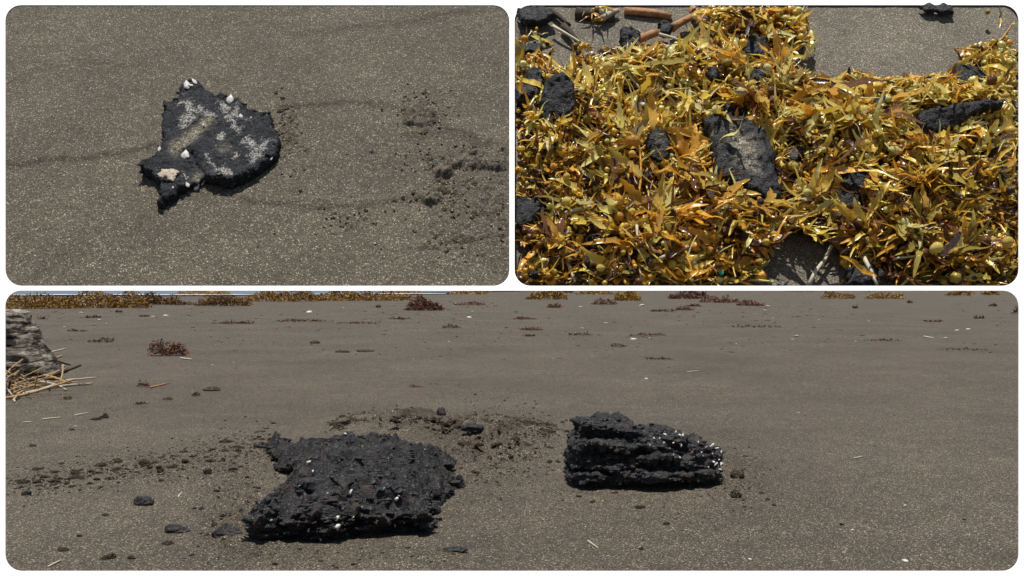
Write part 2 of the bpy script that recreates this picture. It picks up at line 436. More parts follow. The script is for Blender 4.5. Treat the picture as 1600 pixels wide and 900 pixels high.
# ---- left bed: bare sand
def left_bed():
    us = np.linspace(-1, -.002, 640); vs = np.linspace(.0022, V_TOP - .0002, 300)
    U, V = np.meshgrid(us, vs); v = V.ravel(); u = U.ravel() * 804.5 * K * (LIPY + v * UP.y)
    px, py, _ = to_px(np.stack([u, v, 0 * u], 1))
    P = np.stack([u, v, 0 * u], 1)
    n = fbm(P * 60, 4, 2) * .0006
    st = np.zeros_like(n)
    wob = fbm(P * 120, 3, 8) * 5
    for pts, w, a, h in (([(0, 256), (120, 247), (200, 237), (252, 224)], 5, .75, .0009), ([(440, 166), (520, 159), (600, 162), (660, 184), (740, 213), (796, 232)], 4, .6, .0008),
                         ([(380, 312), (480, 322), (560, 322), (645, 308)], 4, .5, .0008), ([(460, 52), (620, 36), (700, 22), (796, 8)], 6, .45, .0006), ([(640, 210), (690, 205), (760, 225)], 8, .45, .0005),
                         ([(8, 130), (120, 90), (220, 105)], 5, .25, .0003)):
        d = segdist(px + wob, py + wob, pts)
        st = np.maximum(st, a * np.exp(-(d / w) ** 2) * (.7 + .4 * vn(P * 300, 3)))
        n += h * (1 / (1 + np.exp(np.clip((py + wob - np.interp(px, [p[0] for p in pts], [p[1] for p in pts])) / 2.0, -30, 30))) - .5) * np.exp(-(d / (w * 3)) ** 2)
    rg = fbm(P * 190, 5, 31, .62); rg2 = fbm(P * 520, 3, 37)
    msk = np.clip(blob(px, py, 655, 180, 27, 24) * 1.3 + blob(px, py, 745, 249, 62, 15) * 1.5 + blob(px, py, 685, 268, 22, 17) * .9 + blob(px, py, 683, 298, 16, 12) * .9 + blob(px, py, 660, 313, 28, 7) * .7 + blob(px, py, 790, 245, 30, 16), 0, 1.3)
    pile = np.clip(msk * (1.0 + rg * 1.1) - .42, 0, 1)
    n += np.clip(pile * 3, 0, 1) * .0018 + pile * .0012 + np.clip(pile * 4, 0, 1) * (rg2 * .0013 + np.abs(rg) * .0016)
    low = np.clip(blob(px, py, 760, 320, 80, 65) + blob(px, py, 545, 345, 45, 25) * .5 + blob(px, py, 690, 380, 60, 30) * .6 + blob(px, py, 460, 215, 28, 45) * .6 + blob(px, py, 500, 310, 40, 14) * .5, 0, 1)
    n += low * (np.clip(rg * 1.2, 0, 1) * .0030 + rg2 * .0010)
    st = np.maximum(st, .55 * blob(px, py, 447, 210, 20, 38) * (.6 + .5 * rg2)); st = np.maximum(st, low * np.clip(rg2 * .6 + .1, 0, .5))
    edge = np.clip(np.minimum(np.minimum(px - 8, 796 - px), np.minimum(py - 8, 447 - py)) / 8, 0, 1)
    n = n * edge - .0005
    i = np.arange(len(us) * len(vs)).reshape(len(vs), len(us))
    f = np.stack([i[:-1, :-1], i[:-1, 1:], i[1:, 1:], i[1:, :-1]], -1).reshape(-1, 4)
    me = mesh('sand', np.stack([u, v, n], 1), f, [M['tray_sand']]); attr(me, 'streak', np.clip(st, 0, 1))
    o = link('sand', me); o.matrix_world = PM; tag(o, 'smooth speckled grey sand under the single black patty', None, None, 'structure')
left_bed()
def right_bed():
    us = np.linspace(.002, 1, 240); vs = np.linspace(.0140, V_TOP - .0002, 120)
    U, V = np.meshgrid(us, vs); v = V.ravel(); u = U.ravel() * 804.5 * K * (LIPY + v * UP.y + bed_n(v) * NRM.y)
    n = bed_n(v) + fbm(np.stack([u, v, 0 * u], 1) * 70, 4, 12) * .0005 * np.clip((V_TOP - v) / .02, 0, 1)
    i = np.arange(len(us) * len(vs)).reshape(len(vs), len(us))
    f = np.stack([i[:-1, :-1], i[:-1, 1:], i[1:, 1:], i[1:, :-1]], -1).reshape(-1, 4)
    o = link('sand', mesh('sand', np.stack([u, v, n], 1), f, [M['heap_sand']])); o.matrix_world = PM
    tag(o, 'fine grey sand showing around the golden seaweed heap', None, None, 'structure')
right_bed()
def bed_at(px, py):
    """stand-local point of the right bed at a pixel"""
    n = -.008
    for _ in range(6): q = tp(px, py, n); n = float(bed_n(np.array(q.y)))
    return tp(px, py, n)

def granules(root, V, N, n, lo, hi, seed, mat, squash=.8):
    """crumbs broken out of the lump and still stuck to it"""
    rr = np.random.default_rng(seed); vv, ff = ICO1; A = []; F = []
    pk = rr.choice(len(V), n); pat = vn(V[pk] * (18 if hi > .002 else 180), seed) > -.25
    m = 0
    for j in pk[pat]:
        r = lo + (hi - lo) * rr.random() ** 2.5; B = vv * rr.uniform(.55, 1.35, (len(vv), 1)) * np.array([r * rr.uniform(.8, 2.2), r, r * squash]) + V[j] + N[j] * r * .15
        A.append(B); F.append(ff + m); m += len(vv)
    o = link('crumbs', mesh('crumbs', np.concatenate(A), np.concatenate(F), [mat], smooth=False), root); o['kind'] = 'stuff'
# ------------------------------------------------------------------ black patty on the left bed
ZO = lambda L, s, ox, oy: [(x / s + ox, y / s + oy) for x, y in L]
def flat_solid(pts, th, size, lift=.0, disp=.0, scale=300, seed=0, dome=.0, wob=0.0, rnd=.16):
    """a slab with the given plan (list of 2D points): rounded, pitted; returns mesh"""
    v, f = prism(pts, 0, th); me = voxel(v, f, size); V = getv(me); N = getn(me)
    d = np.maximum(sdpoly(V[:, 0], V[:, 1], pts), 0)
    R = max(np.ptp([p[0] for p in pts]), np.ptp([p[1] for p in pts])) / 2
    k = V[:, 2] / th
    V[:, 2] = V[:, 2] * (.45 + .55 * np.clip(d / (R * rnd), 0, 1) ** .5) + dome * np.clip(d / R, 0, 1) * k
    me.update()
    nz = fbm(V * scale, 4, seed)
    V += N * (nz * disp)[:, None]
    V[:, 2] += lift + wob * vn(V * scale * .12, seed + 9)
    setv(me, V); me.polygons.foreach_set('use_smooth', np.full(len(me.polygons), True))
    return me, V
OUT = ZO([(305,130),(345,128),(385,113),(410,120),(440,165),(480,190),(505,207),(530,190),(560,198),(580,215),(615,215),(650,240),(665,262),(690,285),(735,292),(775,300),(805,298),(810,340),(822,380),(852,415),(858,465),(845,520),(810,555),(760,600),(700,640),(650,668),(600,685),(565,692),(535,688),(510,670),(470,672),(430,660),(395,690),(350,700),(300,720),(272,765),(230,785),(180,805),(165,795),(185,750),(195,690),(150,655),(100,630),(78,595),(110,575),(150,545),(170,510),(190,480),(208,440),(192,390),(195,320),(200,235),(240,235),(275,220),(292,165)], 3.6, 200, 100)
def patty():
    th = .0075
    loc = [tp(x, y, .0012) for x, y in jag(OUT, 4.5, 1.5, 4)]
    cx = sum(p.x for p in loc) / len(loc); cy = sum(p.y for p in loc) / len(loc)
    pts = [(p.x - cx, p.y - cy) for p in loc]
    me, V = flat_solid(pts, th, .00062, .0, .0004, 260, 5, .0, rnd=.018)
    N = getn(me)
    L = V + np.array([cx, cy, 0]); px, py, _ = to_px(L)
    zx, zy = (px - 200) * 3.6, (py - 100) * 3.6
    topm = np.clip(N[:, 2] * 2, 0, 1)
    # cracks and hollows
    dz = np.zeros(len(V)); P = V * 1
    jit = fbm(P * 350, 3, 4) * 12
    fis = segdist(zx + jit, zy + jit, [(445, 300), (380, 360), (310, 410), (250, 455)])
    dz -= .0010 * np.exp(-(fis / 30) ** 2)
    hole = np.hypot((zx - 365 + jit) / 55, (zy - 590 + jit) / 75); dz -= .0026 * np.exp(-hole ** 4)
    hole2 = np.hypot((zx - 310 + jit) / 75, (zy - 490 + jit) / 28); dz -= .0018 * np.exp(-hole2 ** 4)
    crack = segdist(zx + jit, zy + jit, [(330, 465), (360, 420), (420, 360), (470, 310), (520, 235), (480, 200)]); dz -= .0010 * np.exp(-(crack / 6) ** 2)
    crack = segdist(zx + jit, zy + jit, [(350, 470), (370, 530), (415, 580), (425, 650)]); dz -= .0014 * np.exp(-(crack / 7) ** 2)
    right = np.clip((zx - 330) / 120, 0, 1); dz += .0006 * right
    pits = np.clip(vn(P * 900, 77) - .55, 0, 1) * np.clip(vn(P * 150, 78) + .3, 0, 1); dz -= pits * .007
    dz += fbm(P * 600, 4, 6) * .0009 + fbm(P * 220, 4, 16) * .0014
    V[:, 2] += dz * topm
    # low edge curls up off the sand
    e = np.clip((zy - 560) / 200, 0, 1) * np.clip((zx - 350) / 150, 0, 1); V[:, 2] += e * .003
    e2 = np.clip((150 - zx) / 80, 0, 1); V[:, 2] += e2 * .003
    V[:, 2] -= .0022
    setv(me, V)
    cr = np.zeros(len(V)); zx = zx + fbm(P * 300, 3, 61) * 34; zy = zy + fbm(P * 300, 3, 62) * 34
    for pts_, w in (([(325, 200), (350, 240), (340, 280), (310, 310)], 26), ([(420, 240), (440, 270), (480, 275)], 16), ([(410, 235), (395, 250)], 14), ([(610, 235), (590, 270), (555, 280)], 14), ([(580, 300), (595, 335), (615, 360)], 15), ([(530, 225), (545, 230)], 22), ([(598, 495), (600, 500)], 17), ([(665, 420), (690, 440)], 22),
                    ([(690, 510), (750, 480), (770, 420)], 18), ([(480, 630), (500, 620)], 18), ([(525, 580), (560, 600)], 22), ([(500, 390), (540, 400)], 12), ([(215, 750), (240, 740)], 8), ([(440, 500), (470, 560)], 10), ([(310, 600), (330, 610)], 10), ([(730, 500), (680, 530)], 14), ([(700, 480), (720, 470)], 16)):
        cr = np.maximum(cr, np.exp(-(segdist(zx, zy, pts_) / (w * 1.5)) ** 2))
    cr = np.maximum(cr, .55 * np.clip(vn(P * 240, 55) * 1.6 - .2, 0, 1) * right)
    attr(me, 'crust', cr * topm); attr(me, 'sandy', np.clip(np.exp(-(fis / 26) ** 2) * 1.3 + .8 * np.exp(-(np.hypot((zx - 385) / 28, (zy - 600) / 38)) ** 2) + .5 * np.exp(-(np.hypot((zx - 540) / 25, (zy - 460) / 30)) ** 2), 0, 1) * topm)
    me.materials.append(M['tar_patty'])
    root = tag(link('tar_patty', me), 'flat jagged black tar patty with white barnacles and crust on bare sand', 'tar patty')
    root.matrix_world = PM @ Matrix.Translation((cx, cy, 0))
    Ne = getn(me); ed = np.where((np.maximum(sdpoly(V[:, 0], V[:, 1], pts), 0) < .0022) & (V[:, 2] > .001))[0]
    granules(root, V[ed], Ne[ed], 420, .0003, .0013, 9, M['tar_patty'])
    px0, py0, _ = to_px(V + np.array([cx, cy, 0]))
    def surf(zx_, zy_):
        X, Y = zx_ / 3.6 + 200, zy_ / 3.6 + 100
        i = np.argsort(np.hypot(px0 - X, py0 - Y))[:60]; j = i[np.argmax(V[i, 2])]
        return Vector(V[j])
    def barn(zx_, zy_, w, h, ang, dz=0.0):
        q = surf(zx_, zy_); s_ = K * .55 / 3.6 * .88
        vv, ff = ICO3; A = vv.copy(); yy = vv[:, 1]
        tp_ = 1 - np.clip(yy * .55 + .45, 0, 1) ** 2.2 * .93
        A[:, 0] *= w * s_ * .56 * tp_; A[:, 2] *= w * s_ * .20 * tp_; A[:, 1] = yy * h * s_ * .8
        A += vv * (fbm(vv * 2.5 + zx_, 3, int(zy_)) * w * s_ * .13 * np.clip(tp_ + .2, 0, 1))[:, None]
        A[:, 2] += .00012 * np.round(np.sin(vv[:, 0] * 12))
        mb = mesh('barnacle', A, ff, [M['barnacle']]); o = link('barnacle', mb, root)
        o.location = q + Vector((0, 0, .0006 + dz)); o.rotation_euler = (.35, 0, math.radians(ang))
    for a in ((322, 112, 46, 52, 18), (357, 105, 26, 40, 42), (348, 134, 20, 24, 90), (593, 196, 48, 50, 0), (640, 285, 26, 24, 20), (330, 524, 52, 46, 0), (345, 512, 24, 24, 60), (186, 483, 22, 26, 0), (342, 695, 24, 26, 30), (386, 706, 30, 36, -25), (402, 688, 16, 14, 60), (432, 685, 22, 24, -50), (814, 546, 18, 26, -25), (413, 352, 14, 16, 0), (255, 700, 10, 12, 0), (700, 300, 10, 10, 0)):
        barn(*a)
    for zx_, zy_, w, h in ((210, 600, 62, 62), (250, 628, 56, 74)):
        q = surf(zx_, zy_); s_ = K * .55 / 3.6; vv, ff = ICO3
        A = vv * np.array([w * s_ * .5, h * s_ * .62, .0006]); A += vv * (fbm(vv * 2.6, 3, int(zx_)) * .0030)[:, None] * np.array([1, 1, .4])
        o = link('crust_pad', mesh('crust_pad', A, ff, [M['pad']]), root); o.location = q + Vector((0, 0, .0001))
patty()
# crumbs of damp sand on the left bed
CLOD = []
for i in range(6):
    vv, ff = ICO3; A = vv * (1 + .55 * fbm(vv * 1.4 + i * 9, 3, i) + .5 * fbm(vv * 4 + i * 5, 2, i + 40))[:, None] * np.array([1, .85, .62]); CLOD.append((A, ff))
def clod_mesh(mat): return [mesh('clod', A, ff, [mat], smooth=False) for A, ff in CLOD]
CM_T, CM_B = clod_mesh(M['tray_clod']), clod_mesh(M['clod_sand'])
def tray_crumbs():
    small = []; spots = [(480,237,14),(478,233,8),(582,238,9),(470,298,6),(633,152,9),(640,158,8),(636,203,10),(680,188,10),(676,192,8),(668,255,10),(664,262,8),(690,288,9),(675,312,16),(660,308,9),(688,380,9),(680,372,8),(707,365,8),(500,325,8),(745,215,8),(760,222,9)]
    rr = random.Random(8)
    for cx, cy, rx, ry, n in ((652, 172, 16, 14, 26), (745, 248, 42, 8, 44), (690, 262, 14, 10, 14), (683, 296, 14, 8, 16), (664, 313, 18, 4, 14), (740, 330, 40, 40, 26), (692, 376, 20, 12, 8), (450, 212, 12, 26, 14)):
        for _ in range(n): spots.append((min(784, rr.gauss(cx, rx)), rr.gauss(cy, ry), rr.choice((4, 5, 6, 7, 9, 12))))
    for i, (x, y, s_) in enumerate(spots):
        if s_ < 8: small.append((x, y, s_)); continue
        o = link('sand_clod', CM_T[i % 6]); q = tp(x, y, -.0010); o.matrix_world = PM @ Matrix.Translation(q) @ Euler((0, 0, i * 1.7)).to_matrix().to_4x4() @ Matrix.Diagonal((s_ * K * .30, s_ * K * .26, s_ * K * .26, 1))
        tag(o, 'damp sand crumb in the disturbed sand right of the flat black patty', 'sand clod', 'sand crumbs right of the flat patty')
    V = []; F = []; n = 0; nr = np.random.default_rng(4); vv, ff = ICO2
    for cx, cy, rx, ry, k in ((655, 176, 22, 18, 150), (745, 248, 50, 10, 260), (690, 265, 18, 14, 80), (683, 298, 18, 9, 60), (750, 330, 50, 50, 90), (450, 215, 14, 30, 110), (545, 345, 40, 20, 50)):
        for _ in range(k): small.append((min(786, nr.normal(cx, rx)), nr.normal(cy, ry), nr.uniform(1.6, 4.5)))
    for x, y, s_ in small:
        r = s_ * K * .28; q = np.array(tp(x, y, -.0004 + r * .1)); V.append(vv * (1 + .6 * vn(vv * 1.8 + x, 3))[:, None] * np.array([r, r, r * .85]) + q); F.append(ff + n); n += len(vv)
    o = link('sand_crumbs', mesh('sand_crumbs', np.concatenate(V), np.concatenate(F), [M['tray_clod']], smooth=False)); o.matrix_world = PM; tag(o, 'fine crumbs of damp sand in the disturbed patch right of the patty', None, None, 'stuff')
tray_crumbs()

# ------------------------------------------------------------------ tar blocks on the beach
def plan(pts):                      # (px, py, z) -> beach plan
    r = [gp(x, y, z) for x, y, z in pts]; return [(p.x, p.y) for p in r]
def barnacles_on(root, V, N, spots, s_lo, s_hi, seed):
    rr = random.Random(seed)
    X = 800 + V[:, 0] / V[:, 1] / K; Y = HOR + (H - V[:, 2]) / V[:, 1] / K
    vis = np.einsum('ij,ij->i', N, np.stack([-V[:, 0], -V[:, 1], H - V[:, 2]], 1)) > 0
    vv, ff = ICO1
    protos = []
    for i in range(4):
        A = vv * (1 + .6 * vn(vv * 1.9 + i * 5, i))[:, None] * np.array([1, .8, .42]); protos.append(mesh('barnacle', A, ff, [M['barnacle']]))
    for x, y, s_ in spots:
        dd = np.hypot(X - x, Y - y) + np.where(vis, 0, 1e3); c5 = np.argsort(dd)[:14]; j = int(c5[np.argmin(V[c5, 1])])
        o = link('barnacle', protos[rr.randrange(4)], root)
        sc = s_ * K * V[j, 1] * .5
        o.location = Vector(V[j]) + (Vector(N[j]) * .5 + Vector((-V[j][0], -V[j][1], H - V[j][2])).normalized() * .5) * sc * .8; o.rotation_euler = (rr.random() * 3, rr.random() * 3, rr.random() * 3); q = rr.uniform(.75, 1.35); o.scale = (sc * 1.3 * q, sc * q, sc * q)
def left_block():
    Z = lambda x, y, z: (x / 3.461 + 380, y / 3.461 + 620, z)
    out = [Z(*p) for p in ((150,190,.05),(165,160,.055),(225,152,.055),(240,200,.05),(300,215,.05),(430,205,.06),(460,165,.065),(530,158,.065),(600,165,.065),(750,190,.06),(850,195,.05),(915,215,.04),(925,255,.03),(1000,280,.03),(1075,275,.03),(1110,300,.025),(1115,350,.02),(1060,385,.03),(1150,440,.02),(1085,460,.02),(1110,520,.012),(1070,560,.012),(1000,600,.012),(975,630,.01),(1045,662,.0),(985,700,.0),(968,755,.0),(800,752,.0),(600,765,.0),(480,788,.0),(300,790,.0),(110,800,.0),(62,782,.0),(55,740,.01),(82,690,.02),(66,610,.045),(110,560,.05),(175,515,.05),(230,420,.045),(300,370,.04),(235,330,.04),(190,285,.03),(150,250,.035))]
    pts = plan(out)
    pts = jag(pts, .024, .011, 2)
    v, f = prism(pts, -.02, .072); me = voxel(v, f, .0042); V = getv(me); N = getn(me)
    d = np.maximum(sdpoly(V[:, 0], V[:, 1], pts), 0)
    k = np.clip(V[:, 2] / .072, 0, 1)
    yb, ya = max(p[1] for p in pts), min(p[1] for p in pts); ty = (V[:, 1] - ya) / (yb - ya)
    prof = .92 + .20 * np.exp(-((ty - .22) / .18) ** 2) - .25 * ty
    V[:, 2] = np.where(V[:, 2] > 0, V[:, 2] * prof * (np.where(ty < .16, .6, .34) + np.where(ty < .16, .4, .66) * np.clip(d / .06, 0, 1) ** .7), V[:, 2])
    P = V * np.array([1, 1, 1.6])
    big = fbm(P * 14, 4, 3); mid = fbm(P * np.array([26, 60, 80]), 4, 8); fine = fbm(P * 150, 3, 9)
    lump = np.abs(fbm(P * 34 + 3, 3, 18)) * 2 - .35
    rdg = np.abs(fbm(P * np.array([16, 52, 50]) + 7, 3, 38)) * 2 - .35
    V += N * (np.minimum(big * .018 + mid * .012 + lump * .013 + rdg * .015, .016) + fine * .0045)[:, None]
    nub = np.exp(-(np.hypot(V[:, 0] - gp(435, 675, .05).x, (V[:, 1] - gp(435, 675, .05).y) * .5) / .045) ** 2); V[:, 2] += nub * .012 * k
    gro = np.clip(vn(V * np.array([8, 34, 30]) + 3, 14) - .15, 0, 1); V[:, 2] -= gro * .050 * np.clip(N[:, 2], 0, 1) * k
    # the front is undercut
    V[:, 1] += np.where(ty < .12, (1 - k) * .015 + fbm(V * np.array([30, 5, 34]), 3, 51) * .022 * k, 0)
    cr_ = segdist(V[:, 0], V[:, 1], [tuple(gp(x, y, .07))[:2] for x, y in ((452, 745), (520, 757), (560, 770), (610, 778))]); V[:, 2] -= .020 * np.exp(-(cr_ / .010) ** 2) * k
    setv(me, V); me.materials.append(M['tar_block']); me.polygons.foreach_set('use_smooth', np.full(len(me.polygons), False))
    o = tag(link('tar_block', me), 'large rugged black tar block with ragged edges, left of the two on the beach', 'tar block', 'black tar blocks on the beach')
    N = getn(me)
    S = [(350,360,9),(385,405,7),(345,715,8),(163,650,6),(325,615,8),(512,660,9),(520,700,10),(512,722,8),(598,657,7),(710,680,9),(815,700,7),(575,520,8),(828,560,11),(652,530,6),(415,778,6),(303,475,6),(450,515,5),(980,285,5),(840,530,6),(535,150,6),(755,508,5),(870,690,4),(640,590,5),(790,340,4),(540,610,6),(480,610,6)]
    granules(o, V, N, 2600, .0020, .0070, 3, M['tar_block'], .5); fr_ = V[:, 1] < 1.80; granules(o, V[fr_], N[fr_], 600, .003, .010, 23, M['tar_block'], .55); granules(o, V, N, 260, .002, .006, 13, M['clod_sand'])
    barnacles_on(o, V, N, [(x / 3.461 + 380, y / 3.461 + 620, s_ * .75) for x, y, s_ in S], 3, 6, 3)
left_block()
def right_block():
    # a stack of broken layers, ledges jutting out over deep grooves
    rr = random.Random(5); XA, XB = .124, .487; vs_, fs_ = [], []
    yf = lambda t: np.interp(t, [0, .08, .5, .8, .93, 1.0], [2.135, 2.105, 2.092, 2.098, 2.13, 2.215])
    yb_ = lambda t: np.interp(t, [0, .1, .45, .8, 1.0], [2.26, 2.33, 2.34, 2.30, 2.22])
    for z0, z1, t0, t1, off in ((-.012, .022, .05, .86, .030), (.019, .040, .0, .62, .002), (.024, .046, .42, .93, -.006), (.042, .062, .02, .99, .024), (.060, .078, .0, .55, .010), (.058, .082, .45, .98, .018),
                                (.078, .092, .03, .90, .036), (.090, .108, .02, .52, .022), (.090, .104, .45, .84, .044), (.106, .118, .08, .74, .056), (.116, .130, .11, .46, .066), (.116, .124, .42, .70, .085), (.129, .147, .09, .43, .062), (.145, .156, .2, .38, .085)):
        z0 *= .88; z1 *= .88; m = 36; fr = []; bk = []; q = rr.uniform(0, 50)
        for i in range(m + 1):
            t = t0 + (t1 - t0) * i / m; x = XA + (XB - XA) * t; w_ = float(vn(np.array([[x * 16, q, 0.]]), 7)[0]) * .016 + float(vn(np.array([[x * 70, q, 3.]]), 8)[0]) * .007
            fr.append((x, yf(t) + off + w_ + rr.uniform(-.004, .004))); bk.append((x, max(yb_(t) - z0 * .25 + rr.uniform(-.01, .01), yf(t) + off + .05)))
        v, f = prism(fr + bk[::-1], z0, z1); v[:, 2] += (v[:, 0] - .3) * rr.uniform(-.035, .035) + .005 * vn(np.stack([v[:, 0] * 40, v[:, 1] * 40, 0 * v[:, 0] + q], 1), 9); fs_ += [[i + sum(len(a) for a in vs_) for i in g] for g in f]; vs_.append(v)
    me = voxel(np.concatenate(vs_), fs_, .0033); V = getv(me); N = getn(me); P = V
    lump = np.abs(fbm(P * np.array([45, 45, 90]) + 3, 3, 18)) * 2 - .35
    V += N * (fbm(P * np.array([18, 18, 70]), 4, 8) * .014 + lump * .006 + fbm(P * np.array([120, 120, 190]), 3, 9) * .005)[:, None]
    setv(me, V); me.materials.append(M['tar_block']); me.polygons.foreach_set('use_smooth', np.full(len(me.polygons), False))
    o = tag(link('tar_block', me), 'layered black tar block with white barnacles on its right end', 'tar block', 'black tar blocks on the beach')
    N = getn(me)
    S = [(745,182,9),(728,190,7),(700,165,5),(650,175,5),(640,222,6),(730,243,6),(905,208,9),(925,222,7),(962,275,8),(930,340,9),(945,355,7),(920,330,7),(975,345,8),(985,360,6),(950,320,6),(980,330,6),(880,250,5),(860,290,4),(800,270,5),(585,190,5),(610,195,4),(680,245,4),(560,235,5),(890,360,5),(660,465,5),(750,440,5),(780,460,4),(700,290,4),(830,210,5),(850,270,4),(735,300,4),(915,290,4),(940,240,5),(690,230,4)]
    granules(o, V, N, 1100, .0018, .0065, 4, M['tar_block'])
    barnacles_on(o, V, N, [(x / 3.6 + 860, y / 3.6 + 630, s_ * .8) for x, y, s_ in S], 3, 6, 4)
right_block()

# small black lumps lying on their own
def small_lump(px, py, w, h, label, seed, mat='tar_block', flat=.6, name='tar_lump', cat='tar lump'):
    vv, ff = ICO3; sc = pxs(py) * .5
    A = vv * (1 + .35 * fbm(vv * 1.6 + seed * 7, 3, seed))[:, None] * np.array([w * sc, max(h, w * .6) * sc, h * sc * 1.1])
    A += vv * (fbm(vv * 7 + seed, 2, seed))[:, None] * sc * w * .12
    A[:, 2] = np.maximum(A[:, 2], -h * sc * .4)
    o = link(name, mesh(name, A, ff, [M[mat]], smooth=False)); p = gp(px, py + h * .3); o.location = (p.x, p.y, h * sc * .35 + gz(p.x, p.y))
    return tag(o, label, cat)
small_lump(224, 784, 30, 18, 'fist sized black tar lump alone on bare sand below the crumb trail', 1)
small_lump(275, 829, 40, 14, 'flat low black tar lump left of the large tar block near the bottom', 2)
small_lump(355, 836, 48, 22, 'dark crumbly lump touching the lower left corner of the large tar block', 3)
small_lump(710, 860, 40, 9, 'flat grey black flake in front of the large tar block lower right', 4)
small_lump(1152, 746, 22, 18, 'dark round clod just right of the barnacled tar block', 5, 'clod_sand', name='sand_clod', cat='sand clod')
small_lump(1150, 778, 17, 14, 'dark round clod lower right of the barnacled tar block', 6, 'clod_sand', name='sand_clod', cat='sand clod')
small_lump(41, 772, 16, 10, 'black lump under the left end of the crumb trail', 7)
small_lump(403, 698, 15, 9, 'small black lump left of the large tar block nub', 8)
small_lump(186, 486, 11, 6, 'black lump in front of the far golden seaweed bank', 9)
small_lump(591, 479, 8, 6, 'tiny black lump left of the reddish weed tuft', 10)
small_lump(332, 606, 26, 9, 'flat dark brown clod in the left middle distance', 11, 'clod_sand', name='sand_clod', cat='sand clod')
small_lump(492, 535, 16, 6, 'dark brown clod in the middle distance, top of a short row', 12, 'clod_sand', name='sand_clod', cat='sand clod')
small_lump(536, 549, 24, 4, 'flat brown patch of sand left of its darker twin', 13, 'clod_sand', name='sand_clod', cat='sand clod')
small_lump(571, 548, 26, 4, 'flat dark patch of sand right of its browner twin', 14, 'clod_sand', name='sand_clod', cat='sand clod')
small_lump(690, 655, 14, 18, 'upright black crumb on the sand mound behind the large tar block', 15)
small_lump(740, 690, 36, 14, 'dark crumbly heap right of the large tar block', 16)

# clods and crumbs of damp sand
EXTRA = []
def clods():
    rr = random.Random(11); out = []
    def put(px, py, s_, lab, grp):
        if py < 640 or px < 10 or px > 1588: return
        if s_ < 5.5: EXTRA.append((px, py, s_)); return
        o = link('sand_clod', CM_B[rr.randrange(6)]); p = on(px, py); sc = s_ * pxs(py) * .5
        o.location = (p.x, p.y, p.z + sc * .06); o.rotation_euler = (rr.uniform(-.3, .3), rr.uniform(-.3, .3), rr.random() * 6); o.scale = (sc * rr.uniform(.9, 1.5), sc * rr.uniform(.9, 1.5), sc * rr.uniform(.7, 1.0))
        if len(lab) < 12: lab = f'{"small" if s_ < 7 else "middling" if s_ < 10 else "large"} damp sand clod, {lab} of the crumbly trail beside the large block'
        elif grp != 'stray sand clods': lab = ('small ' if s_ < 7 else 'large ' if s_ > 10 else 'middling ') + lab
        tag(o, lab, 'sand clod', grp)
    trail = [(20, 757), (90, 748), (150, 745), (200, 735), (260, 722), (330, 712), (400, 692), (430, 688)]
    for i in range(150):
        t = rr.random() * (len(trail) - 1); a = int(t); q = t - a
        x = trail[a][0] * (1 - q) + trail[a + 1][0] * q; y = trail[a][1] * (1 - q) + trail[a + 1][1] * q
        put(x + rr.gauss(0, 12), y + rr.gauss(0, 9 if x < 160 else 13), rr.choice((4, 5, 6, 6, 7, 8, 10, 13)), ('left end' if t < 2.2 else 'middle' if t < 4.6 else 'right end'), 'sand clods in the left trail')
    for i in range(34): put(rr.gauss(375, 40), rr.uniform(700, 870), rr.choice((4, 5, 6, 8, 10)), 'damp sand clod close beside the large tar block on its left', 'sand clods left of the large block')
    for i in range(46):
        a = rr.random() * math.pi; put(620 - 95 * math.cos(a) + rr.gauss(0, 6), 668 - 19 * math.sin(a) + rr.gauss(0, 3), rr.choice((5, 7, 9, 12)), 'dark sand clod along the mound behind the large tar block', 'sand clods behind the large block')
    for i in range(34):
        a = rr.random() * math.pi; put(775 - 85 * math.cos(a) + rr.gauss(0, 5), 676 - 20 * math.sin(a) + rr.gauss(0, 3), rr.choice((6, 7, 9, 12)), 'dark sand clod along the far rim of the mound between the blocks', 'sand clods between the blocks')
    for i in range(34): put(rr.gauss(770, 45), rr.gauss(692, 20), rr.choice((5, 6, 8, 11, 14)), 'dark sand clod on the mound between the two tar blocks', 'sand clods between the blocks')
    for i in range(12): put(rr.gauss(1165, 24), rr.gauss(750, 28), rr.choice((4, 5, 6)), 'small damp sand clod right of the layered tar block', 'sand clods right of the layered block')
    for i in range(22): put(rr.uniform(420, 720), rr.uniform(855, 888), rr.choice((4, 5, 7)), 'small sand clod in front of the large tar block', 'sand clods in front of the large block')
    for x, y, s_ in ((52, 697, 10), (112, 672, 9), (162, 653, 18), (150, 656, 12), (165, 805, 8), (100, 860, 12), (170, 872, 16), (205, 872, 13), (125, 838, 10), (262, 850, 12), (300, 868, 9), (1000, 793, 13), (1040, 819, 10), (925, 785, 8), (1200, 781, 8), (1210, 790, 7), (1316, 820, 7), (1506, 812, 6), (1002, 858, 9), (905, 776, 9), (960, 771, 8), (1190, 771, 8), (880, 660, 8), (885, 675, 9), (872, 722, 10)):
        put(x, y, s_, 'lone small sand clod scattered on open sand near the tar blocks', 'stray sand clods')
clods()
